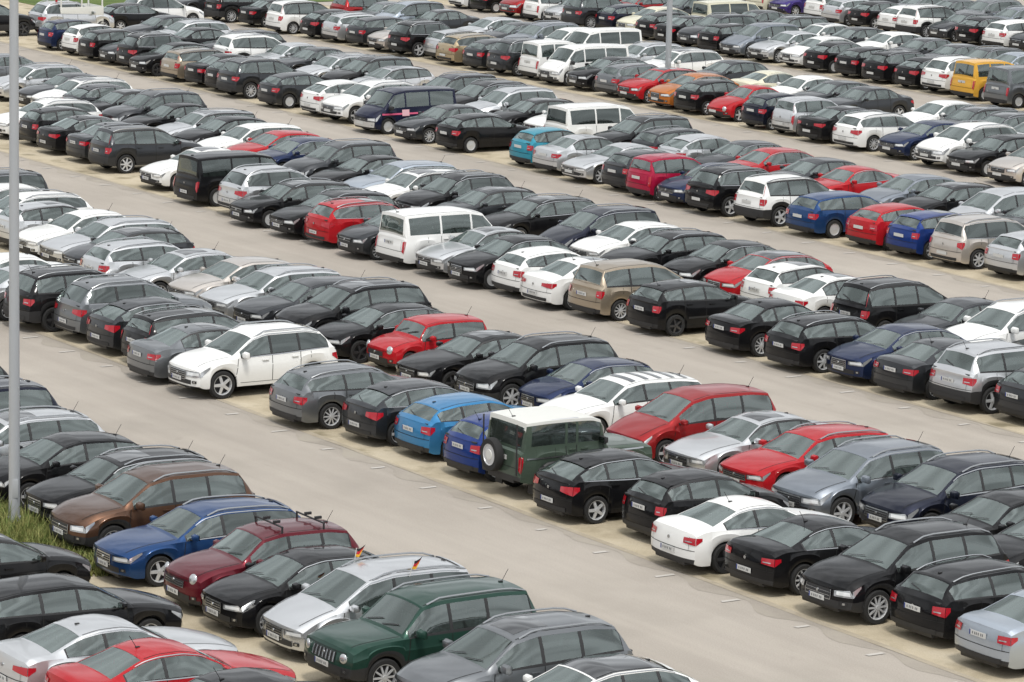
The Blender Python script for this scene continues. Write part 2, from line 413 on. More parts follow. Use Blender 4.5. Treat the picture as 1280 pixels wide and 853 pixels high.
            f = bm.faces.new([lf[0], lf[1], lf[2]] + [v for v in reversed(grid[0][1:-1])] + [rt[2], rt[1], rt[0]]); f.material_index = 2
        bmesh.ops.remove_doubles(bm, verts=bm.verts, dist=.0008)
        bmesh.ops.recalc_face_normals(bm, faces=bm.faces)
        # window surrounds
        P = self.panes(); chrome = (self.var == 1 or self.typ == 'coupe') and self.typ not in ('van', 'boxvan', 'landrover')
        for side in (1, -1):
            if chrome:
                self.patch(bm, self.win_fn(P[0]+.14, P[-1]-.04, .0, .045, side), 18, 1, .006, 4)
                self.patch(bm, self.win_fn(P[0]+.30, P[-1]-.28, .92, .96, side), 18, 1, .006, 4)
        z = self.zlev()
        # grille and lower intake
        g = self.grille
        self.patch(bm, lambda a, b: self.cap_pt(0, -g[2]+2*g[2]*a, g[0]+(g[1]-g[0])*b), 8, 2, .006, 2)
        if g[3]:
            self.patch(bm, lambda a, b: self.cap_pt(0, -g[2]+2*g[2]*a, g[1]-.012+.028*b), 8, 1, .012, 4)
        zi = self.low(0) + .05
        self.patch(bm, lambda a, b: self.cap_pt(0, -.72+1.44*a, zi+.15*b*(1-.25*abs(2*a-1))), 8, 1, .006, 2)
        if self.typ == 'coupe' or self.var == 2:
            for sd in (1, -1): self.patch(bm, lambda a, b: self.cap_pt(0, sd*(.70+.2*a), zi+.02+.08*b), 2, 1, .007, 2)
        if self.typ not in ('jeep', 'landrover', 'beetle', 'mini'):       # grille slats and frame
            nsl = {0: 2, 1: 3, 2: 1}[self.var]
            for q in range(nsl):
                zz = g[0] + (g[1]-g[0]) * (q+1) / (nsl+1)
                self.patch(bm, lambda a, b: self.cap_pt(0, -g[2]*.94+1.88*g[2]*a, zz-.006+.014*b), 8, 1, .010, 4)
            if self.var != 2:
                self.patch(bm, lambda a, b: self.cap_pt(0, -g[2]+2*g[2]*a, g[0]-.014+.016*b), 8, 1, .010, 4)
                for sd in (1, -1): self.patch(bm, lambda a, b: self.cap_pt(0, sd*(g[2]-.012+.02*b), g[0]+(g[1]-g[0])*a), 2, 1, .010, 4)
        if self.typ == 'landrover':
            for sd in (1, -1): self.patch(bm, lambda a, b: self.side_pt(.25+(self.L-.4)*a, 1.0+.035*b, sd), 20, 1, .012, 4)
        # bumper line, tailgate lines
        zr = self.low(self.L)
        if self.typ not in ('coupe', 'landrover'):
            self.patch(bm, lambda a, b: self.cap_pt(1, -.80+1.6*a, zr+.02+.10*b), 8, 1, .006, 2)
        if True:
            W_ = .014
            zt = .5 * (zr + self.fb(self.L)) - .02
            self.patch(bm, lambda a, b: self.cap_pt(1, -.99+1.98*a, zt+W_*b), 12, 1, .003, 3)
            for yv in (.80,):
                for sd in (1, -1):
                    self.patch(bm, lambda a, b: self.cap_pt(1, sd*(yv+.008*b), zt+(self.fb(self.L)-.02-zt)*a), 3, 1, .003, 3)
                    self.patch(bm, lambda a, b: self.top_pt(.12+(self.cowl-.14)*a, sd*(.92+.022*b)), 10, 1, .003, 3)
                    if self.typ != 'landrover': self.patch(bm, lambda a, b: self.top_pt(self.rf+.04+(self.rr-self.rf-.06)*a, sd*(.90+.03*b)), 10, 1, .003, 3)
            self.patch(bm, lambda a, b: self.cap_pt(0, -.82+1.64*a, self.fb(0)-.005+.012*b), 10, 1, .004, 3)
            door = [self.cowl + .16] + [P[i] for i in range(1, len(P)-1)]
            for side in (1, -1):
                for i, s in enumerate(door):
                    self.patch(bm, lambda a, b: self.side_pt(s+.018*b-(.10*(1-a) if i == 0 else 0), self.sill+.10+(self.fb(s)-self.sill-.10)*a, side), 8, 1, .003, 3)
                s = min(P[-1]-.02, self.xw[1]-self.Ra*.2) if len(P) > 3 else None
                if s:
                    self.patch(bm, lambda a, b: self.side_pt(s+.012*b, self.fb(s)-.02-.18*a, side), 3, 1, .003, 3)
                self.patch(bm, lambda a, b: self.side_pt(door[0]-.06+(door[-1]-door[0]+.1)*a, self.sill+.095+.012*b, side), 14, 1, .003, 3)
                # side moulding on older cars
                if self.var == 2 and self.typ in ('hatch', 'wagon', 'sedan', 'mpv'):
                    self.patch(bm, lambda a, b: self.side_pt(self.xw[0]+self.Ra+.05+(self.xw[1]-self.xw[0]-2*self.Ra-.1)*a, .50+.055*b, side), 14, 1, .008, 2)
                # black plastic arch lips on the clad bodies
                if clad:
                    for xw in self.xw:
                        self.patch(bm, lambda a, b: self.side_pt(xw-(self.Ra+.002+.06*b)*math.cos(math.pi*(.02+.96*a)), self.R+(self.Ra+.002+.06*b)*math.sin(math.pi*(.02+.96*a)), side), 14, 1, .008, 2)
            if self.vid in (2, 4) and self.typ in ('sedan', 'wagon', 'hatch', 'coupe') or (self.typ == 'suv' and self.vid == 3):
                self.patch(bm, lambda a, b: self.top_pt(self.rf+.12+.75*a, -.62+1.24*b), 5, 6, .004, 5)
            if self.typ in ('hatch', 'smallhatch', 'wagon', 'suv', 'mpv', 'smallmpv', 'boxvan', 'mini', 'retro', 'jeep'):
                self.patch(bm, lambda a, b: self.top_pt(self.t1-.02*b-.0*a-(self.t1-self.t0)*.30*a, -.02+.55*a), 5, 1, .014, 2)
            for sd in (1, -1):        # fog lamps low in the bumper
                self.patch(bm, lambda a, b: self.cap_pt(0, sd*(.76+.14*a), zi+.03+.07*b), 2, 1, .007, 2)
                self.patch(bm, lambda a, b: self.cap_pt(0, sd*(.80+.06*a), zi+.045+.045*b), 2, 1, .012, 4)
            # wipers and badges
            for y0 in (-.72, .02):
                self.patch(bm, lambda a, b: self.top_pt(self.cowl+.05+.09*a+.018*b, y0+.62*a), 5, 1, .016, 2)
            for end, zz in ((0, (g[0]+g[1])/2+.02), (1, zt+.6*(self.fb(self.L)-zt))):
                c = self.cap_pt(end, 0, zz); sgn = 1 if end == 0 else -1
                q = bmesh.ops.create_cone(bm, cap_ends=True, segments=12, radius1=.038, radius2=.034, depth=.02)
                bmesh.ops.rotate(bm, verts=q['verts'], cent=(0,0,0), matrix=Matrix.Rotation(R(90), 3, 'Y'))
                bmesh.ops.translate(bm, verts=q['verts'], vec=c + Vector((.012*sgn, 0, 0)))
                for f in {f for v in q['verts'] for f in v.link_faces}: f.material_index = 4
        if self.typ in ('hatch', 'wagon', 'suv', 'mpv', 'smallhatch') and self.var != 0:    # roof spoiler lip
            self.patch(bm, lambda a, b: self.top_pt(self.rr-.10+.16*a, -.94+1.88*b)+Vector((0,0,.012)), 2, 8, .008, 0)
        me_mats = [PM['gry'], PM['gry'], M['trim'], M['seam'], M['chrome'], M['roofglass']]
        me = bpy.data.meshes.new('body'); bm.to_mesh(me); bm.free()
        for m in me_mats: me.materials.append(m)
        for p in me.polygons: p.use_smooth = True
        me.set_sharp_from_angle(angle=R(32 if self.typ not in ('landrover', 'jeep') else 18))
        return me
    def zlev(self):
        zb0 = self.fb(0); zl = self.low(0)
        v = self.var
        self.grille = {0: (zb0-.15, zb0-.02, .50, 0), 1: (zb0-.21, zb0-.015, .38, 1), 2: (zb0-.17, zb0-.02, .46, 1)}[v]
        if self.typ in ('suv', 'jeep', 'van'): self.grille = (zb0-.22, zb0-.02, .46, v == 1)
        if self.typ == 'landrover': self.grille = (zb0-.40, zb0-.08, .50, 0)
        if self.typ in ('beetle',): self.grille = (zl+.12, zl+.17, .4, 0)
        return zb0
    def to_mesh(self, name, bm, mats, smooth=True):
        me = bpy.data.meshes.new(name); bm.to_mesh(me); bm.free()
        for m in mats: me.materials.append(m)
        if smooth:
            for p in me.polygons: p.use_smooth = True
            me.set_sharp_from_angle(angle=R(35))
        return me
    def lamp(self, side):
        bm = bmesh.new(); zb = self.fb(0); t = self.typ
        if t in ('mini', 'beetle', 'jeep', 'landrover', 'retro'):
            rr = {'landrover': .095, 'jeep': .10}.get(t, .115); zz = zb - (.10 if t != 'landrover' else .2)
            yf = {'landrover': .78, 'jeep': .74}.get(t, .70)
            c = self.cap_pt(0, yf*side, zz)
            if t in ('mini', 'beetle', 'retro'): c = self.warp(.05, self.W/2*yf*side, self.top(.05)-.06)
            nrm = Vector((.9, .25*side, .25 if t in ('mini', 'beetle', 'retro') else 0)).normalized()
            q = bmesh.ops.create_uvsphere(bm, u_segments=14, v_segments=8, radius=rr)
            bmesh.ops.scale(bm, verts=q['verts'], vec=(.45, 1, 1))
            bmesh.ops.rotate(bm, verts=q['verts'], cent=(0,0,0), matrix=Vector((1,0,0)).rotation_difference(nrm).to_matrix())
            bmesh.ops.translate(bm, verts=q['verts'], vec=c)
        else:
            h = .12 if t not in ('van', 'boxvan', 'suv') else .15
            z0 = zb - h + .015; ln = {0: .34, 1: .44, 2: .26}[self.var]
            yi = {0: .56, 1: .50, 2: .60}[self.var]
            self.patch(bm, lambda a, b: self.cap_pt(0, side*(yi+(1-yi)*a), z0+h*b*(.75+.25*a)), 4, 2, .010)
            def sf(a, b):
                s = ln*a; zt = self.fb(s)-.004; zz = z0+.02*a+(zt-z0-.02*a)*b*(1-.35*a)
                zz = zt-(zt-z0-.05*a)*(1-b)*(1-.75*a)
                return self.side_pt(s, zz, side)
            self.patch(bm, sf, 6, 2, .010)
        if t not in ('mini', 'beetle', 'jeep', 'landrover', 'retro'):
            self.patch(bm, lambda a, b: self.cap_pt(0, side*(yi+.08+(.88-yi)*a), z0+h*(.22+.5*b)), 3, 2, .017, 1)
            self.patch(bm, lambda a, b: self.cap_pt(0, side*(yi-.02+.03*a), z0+h*b*.8), 1, 1, .012, 2)
        return self.to_mesh('headlight', bm, [M['lclear'], M['reflector'], M['trim']])
    def tail(self, side):
        bm = bmesh.new(); t = self.typ; L = self.L; zb = self.fb(L); zl = self.low(L)
        v = self.var
        tall = t in ('mpv', 'van', 'boxvan', 'smallmpv', 'landrover', 'jeep') or (t in ('wagon', 'suv') and v == 2)
        if t in ('van', 'boxvan', 'landrover', 'jeep', 'smallmpv'): z0, z1, yi, ln = zb-.42, zb-.02, .88, .05
        elif tall: z0, z1, yi, ln = zb-.24, zb-.01, .78, .16
        elif t in ('sedan', 'coupe'): z0, z1, yi, ln = zb-.19, zb-.03, {0: .62, 1: .52, 2: .66}[v], .26
        elif t in ('mini', 'beetle'): z0, z1, yi, ln = zb-.24, zb-.04, .78, .10
        else: z0, z1, yi, ln = zb-.22, zb-.02, {0: .66, 1: .56, 2: .74}[v], {0: .20, 1: .28, 2: .12}[v]
        tp = {0: .25, 1: .45, 2: .1}[v]; hh = z1-z0
        self.patch(bm, lambda a, b: self.cap_pt(1, side*(yi+(1-yi)*a), z0+hh*tp*(1-a)*.7+(hh-hh*tp*(1-a))*b), 4, 2, .012, 0)
        self.patch(bm, lambda a, b: self.side_pt(L-ln*a, z0+hh*.55*a+(hh*(1-.6*a))*b, side), 4, 2, .012, 0)
        zs = z0+(z1-z0)*.36
        if v != 1: self.patch(bm, lambda a, b: self.cap_pt(1, side*(yi+.05+(.86-yi)*a), zs+.022*b), 3, 1, .016, 1)
        if t in ('wagon', 'mpv', 'suv') and v == 2 or t == 'smallmpv':       # lamp that climbs the pillar
            def pf(a, b): return self.top_side(self.rb+.02-(self.rb-self.rr-.05)*a, b, side)
            self.patch(bm, pf, 6, 1, .012, 0)
        return self.to_mesh('tail_light', bm, [M['red'], M['lclear']])
    def top_side(self, s, b, side):
        sec = self.section(s); e = sec[self.EDGE]; a = sec[self.EDGE-1]
        y, z = e[0] + (a[0]-e[0])*b*.8, e[1] + (a[1]-e[1])*b*.8
        return self.warp(s, y*side, z)
    def mirror(self, side):
        bm = bmesh.new(); s = self.cowl + .30 if self.typ not in ('van', 'boxvan', 'landrover') else self.cowl + .22
        p = self.side_pt(s, self.fb(s) + .01, side)
        k = 1.25 if self.typ in ('van', 'boxvan', 'suv', 'jeep', 'landrover') else 1.0
        vs = add_box(bm, (0, 0, 0), (.13, .21 * k, .145 * k), 0, .045)
        for v in bm.verts:
            if v.co.x > 0: v.co.y *= .8; v.co.z *= .8
        bmesh.ops.translate(bm, verts=bm.verts, vec=p + Vector((-.01, side * .145, .085)))
        add_box(bm, p + Vector((0, side * .03, .03)), (.07, .12, .04), 1, .01)
        f = p + Vector((-.078, side * .145, .085))
        add_box(bm, f, (.012, .17 * k, .105 * k), 2)
        return self.to_mesh('wing_mirror', bm, [PM['gry'], M['trim'], M['tg']])
    def plate(self, end, lod):
        bm = bmesh.new(); sgn = 1 if end == 0 else -1
        if end == 0: z = self.low(0) + .16
        else:
            z = self.fb(self.L) - .12 if self.typ not in ('coupe',) and self.var != 1 else self.low(self.L) + .22
            if self.typ in ('hatch', 'wagon', 'suv', 'mpv'): z = self.fb(self.L) - .17 if self.var != 1 else z
        c = self.cap_pt(end, 0, z) + Vector((sgn * .02, 0, 0))
        add_box(bm, c, (.012, .50, .105), 0)
        if lod == 0:
            add_box(bm, c + Vector((sgn*.004, -.232*sgn, 0)), (.012, .034, .104), 1)
            for k in (-.16, -.11, -.03, .03, .08, .15):
                add_box(bm, c + Vector((sgn*.004, -k*sgn, 0)), (.010, .026, .05), 2)
        return self.to_mesh('number_plate', bm, [M['plate'], M['pblue'], M['pdark']], False)
    def rail(self, side):
        bm = bmesh.new(); pts = []
        a, b = self.rf + .10, self.rr - .04
        for t in np.linspace(0, 1, 9):
            s = a + (b - a) * t; sec = self.section(s); e = sec[self.EDGE]
            pts.append(self.warp(s, (e[0] - .03) * side, e[1] + (.012 if t in (0, 1) else .055)))
        add_tube(bm, pts, .019, 6)
        return self.to_mesh('roof_rail', bm, [M['chrome']])
    def handle(self, s, side):
        bm = bmesh.new(); p = self.side_pt(s, self.fb(s) - .10, side)
        add_box(bm, p + Vector((0, side * .018, 0)), (.19, .03, .035), 0, .008)
        return self.to_mesh('door_handle', bm, [PM['gry']])
    def antenna(self):
        bm = bmesh.new(); p = self.top_pt(self.rr - .16, 0)
        if self.vid in (0, 4): add_tube(bm, [p, p + Vector((-.15, 0, .24))], .006, 5)
        add_box(bm, p + Vector((.02, 0, .01)), (.09, .05, .03), 0, .01)
        return self.to_mesh('antenna', bm, [M['trim']])
    def interior(self):
        bm = bmesh.new(); L = self.L; X = lambda s: L / 2 - s; W_ = self.W; P = self.panes()
        zb = self.fb(self.cowl + .4)
        add_box(bm, (X(self.cowl + .36), 0, zb - .22), (.62, W_ * .86, .34), 0, .06)           # dashboard
        add_box(bm, (X((self.cowl + self.rb) / 2), 0, self.sill + .12), (self.rb - self.cowl - .2, W_ * .82, .06), 0)
        rowsx = [P[1] - .22] + ([P[2] - .12] if len(P) > 3 else [P[-1] - .35])
        if self.typ == 'van': rowsx.append(P[3] - .55)
        for q, s in enumerate(rowsx):
            zt = zb + .10 + (.06 if self.typ in ('van', 'boxvan', 'suv', 'mpv') else 0)
            for y in ((-.37, .37) if q == 0 else (-.44, 0, .44)):
                w = .48 if q == 0 else .43
                add_box(bm, (X(s) - .02, y, (self.sill + .3 + zt) / 2), (.15, w, zt - self.sill - .3), 1, .05, Matrix.Rotation(R(-10), 3, 'Y') if 0 else None)
                add_box(bm, (X(s) - .05, y, zt + .10), (.10, .25, .17), 1, .04)
                add_box(bm, (X(s) + .28, y, self.sill + .32), (.50, w, .18), 1, .05)
        if self.typ in ('hatch', 'smallhatch', 'wagon', 'sedan', 'coupe', 'mini', 'beetle', 'suv', 'retro'):
            s0 = rowsx[-1] + .12
            if self.rb - s0 > .15: add_box(bm, (X((s0 + self.rb) / 2), 0, self.fb(self.rb - .1) - .05), (self.rb - s0, W_ * .80, .03), 0)
        q = bmesh.ops.create_cone(bm, cap_ends=False, segments=14, radius1=.19, radius2=.18, depth=.03)
        bmesh.ops.rotate(bm, verts=q['verts'], cent=(0,0,0), matrix=Matrix.Rotation(R(-65), 3, 'Y'))
        bmesh.ops.translate(bm, verts=q['verts'], vec=(X(self.cowl + .72), .37, zb - .02))
        return self.to_mesh('interior', bm, [M['cabin'], M['seat']])
    def glass_mesh(self, name, f, na, nb, mat):
        bm = bmesh.new(); self.patch(bm, f, na, nb, -.004); return self.to_mesh(name, bm, [mat])

RIMS = {}
def wheel_meshes(Rr, style, lod):
    """tyre and rim meshes, axis along Y with the outer face to +Y"""
    key = (Rr, style, lod)
    if key in RIMS: return RIMS[key]
    w = .20; ri = Rr * (.71 if style != 'steel' else .64); seg = 28 if lod == 0 else 16
    bm = bmesh.new()
    add_lathe_y(bm, [(ri, -w/2), (Rr*.93, -w/2), (Rr*.985, -w/2+.025), (Rr, -w*.25), (Rr, w*.25), (Rr*.985, w/2-.025), (Rr*.93, w/2), (ri*1.02, w/2-.004), (ri, w/2-.02)], seg, 0)
    def fin(bm, mats, name):
        me = bpy.data.meshes.new(name); bm.to_mesh(me); bm.free()
        for m in mats: me.materials.append(m)
        for p in me.polygons: p.use_smooth = True
        me.set_sharp_from_angle(angle=R(40)); return me
    tyre = fin(bm, [M['tyre']], 'wheel')
    bm = bmesh.new()
    rg = add_lathe_y(bm, [(ri, w/2-.004), (ri*.96, w/2-.006), (ri*.91, w/2-.03), (ri*.90, 0)], seg, 0)
    back = add_lathe_y(bm, [(ri*.90, .0), (.01, .0)], seg, 1)
    n = {'five': 5, 'multi': 10, 'steel': 14, 'dark': 5, 'seven': 7}[style]
    for k in range(n):
        a = 2*math.pi*k/n; sw = {'five': .36, 'multi': .17, 'steel': .40, 'dark': .30, 'seven': .27}[style] * ri
        r0, r1 = ri*.12, ri*.94
        d = Vector((math.cos(a), 0, math.sin(a))); t = Vector((-math.sin(a), 0, math.cos(a)))
        y0, y1 = w/2-.045, w/2-.012
        wv = []
        for (r, ww, y) in ((r0, sw*.9, y1), (r1, sw*.75 if style != 'steel' else sw*1.1, y1-.012)):
            for yy in (y, y-.03):
                for s in (-.5, .5): wv.append(bm.verts.new(d*r + t*(ww*s) + Vector((0, yy, 0))))
        for q in ((0,1,5,4), (2,6,7,3), (0,4,6,2), (1,3,7,5)):
            f = bm.faces.new([wv[i] for i in q]); f.material_index = 0
    q = bmesh.ops.create_cone(bm, cap_ends=True, segments=12, radius1=ri*.24, radius2=ri*.18, depth=.03)
    bmesh.ops.rotate(bm, verts=q['verts'], cent=(0,0,0), matrix=Matrix.Rotation(R(-90), 3, 'X'))
    bmesh.ops.translate(bm, verts=q['verts'], vec=(0, w/2-.02, 0))
    bmesh.ops.recalc_face_normals(bm, faces=bm.faces)
    rim = fin(bm, [M['dalloy'] if style == 'dark' else M['alloy'], M['well']], 'rim')
    if lod:                                        # far wheels: rim and tyre in one small mesh
        bm = bmesh.new(); bm.from_mesh(tyre); n0 = len(bm.faces); bm.from_mesh(rim); bm.faces.ensure_lookup_table()
        for f in bm.faces[n0:]: f.material_index += 1
        tyre = fin(bm, [M['tyre'], rim.materials[0], M['well']], 'wheel'); rim = None
    RIMS[key] = (tyre, rim)
    return RIMS[key]

PROTO = {}
def proto(typ, var, lf, lod, style):
    """list of (name, mesh, location, rotation z, parent index or None, takes paint)"""
    key = (typ, var, lf, lod, style)
    if key in PROTO: return PROTO[key]
    c = Car(typ, var, lf); out = []
    bmesh_ = c.body(lod)
    Z = (0, 0, 0)
    out.append(['body', bmesh_, Z, 0, None, 1])
    tint = M['tg'] if (var == 1 and typ in ('wagon', 'suv', 'mpv', 'van')) else M['sg']
    out.append(['interior', c.interior(), Z, 0, None, 0])
    out.append(['windscreen', c.glass_mesh('windscreen', lambda a, b: c.top_pt(c.w0-.012+(c.w1-c.w0+.024)*a, -.94+1.88*b), 6, 8, M['ws']), Z, 0, None, 0])
    out.append(['rear_window', c.glass_mesh('rear_window', lambda a, b: c.top_pt(c.t0-.012+(c.t1-c.t0+.024)*a, -.94+1.88*b), 6, 8, M['ws'] if tint is M['sg'] else M['tg']), Z, 0, None, 0])
    P = c.panes(); OP = c.openings()
    for side in (1, -1):
        if lod == 0:
            for i, (a0, b0) in enumerate(OP):
                m = M['sg'] if i == 0 else tint
                out.append(['side_window', c.glass_mesh('side_window', c.win_fn(a0-.012, b0+.012, .07, .91, side), 8, 4, m), Z, 0, None, 0])
        else:
            bm = bmesh.new()
            for i, (a0, b0) in enumerate(OP):
                c.patch(bm, c.win_fn(a0-.012, b0+.012, .07, .91, side), 6, 2, -.004, 0 if i == 0 else 1)
            out.append(['side_window', c.to_mesh('side_window', bm, [M['sg'], tint]), Z, 0, None, 0])
        out.append(['headlight', c.lamp(side), Z, 0, None, 0])
        out.append(['tail_light', c.tail(side), Z, 0, None, 0])
        out.append(['wing_mirror', c.mirror(side), Z, 0, None, 1])
        if typ in ('wagon', 'mpv', 'suv', 'jeep') and (var != 0 or typ in ('suv', 'jeep')): out.append(['roof_rail', c.rail(side), Z, 0, None, 0])
        if lod == 0:
            hs = [P[1] - .20] + ([P[2] - .16] if len(P) > 3 else [])
            for s in hs: out.append(['door_handle', c.handle(s, side), Z, 0, None, 1])
    for end in (0, 1): out.append(['number_plate', c.plate(end, lod), Z, 0, None, 0])
    if lod == 0: out.append(['antenna', c.antenna(), Z, 0, None, 0])
    ty, ri = wheel_meshes(c.R, style, lod)
    for xw in c.xw:
        for side in (1, -1):
            loc = (c.L/2 - xw, side * (c.W/2*.99 - .115), c.R)
            out.append(['wheel', ty, loc, 0 if side == 1 else math.pi, None, 0])
            if ri: out.append(['rim', ri, Z, 0, len(out) - 1, 0])
    PROTO[key] = (out, c)
    return PROTO[key]
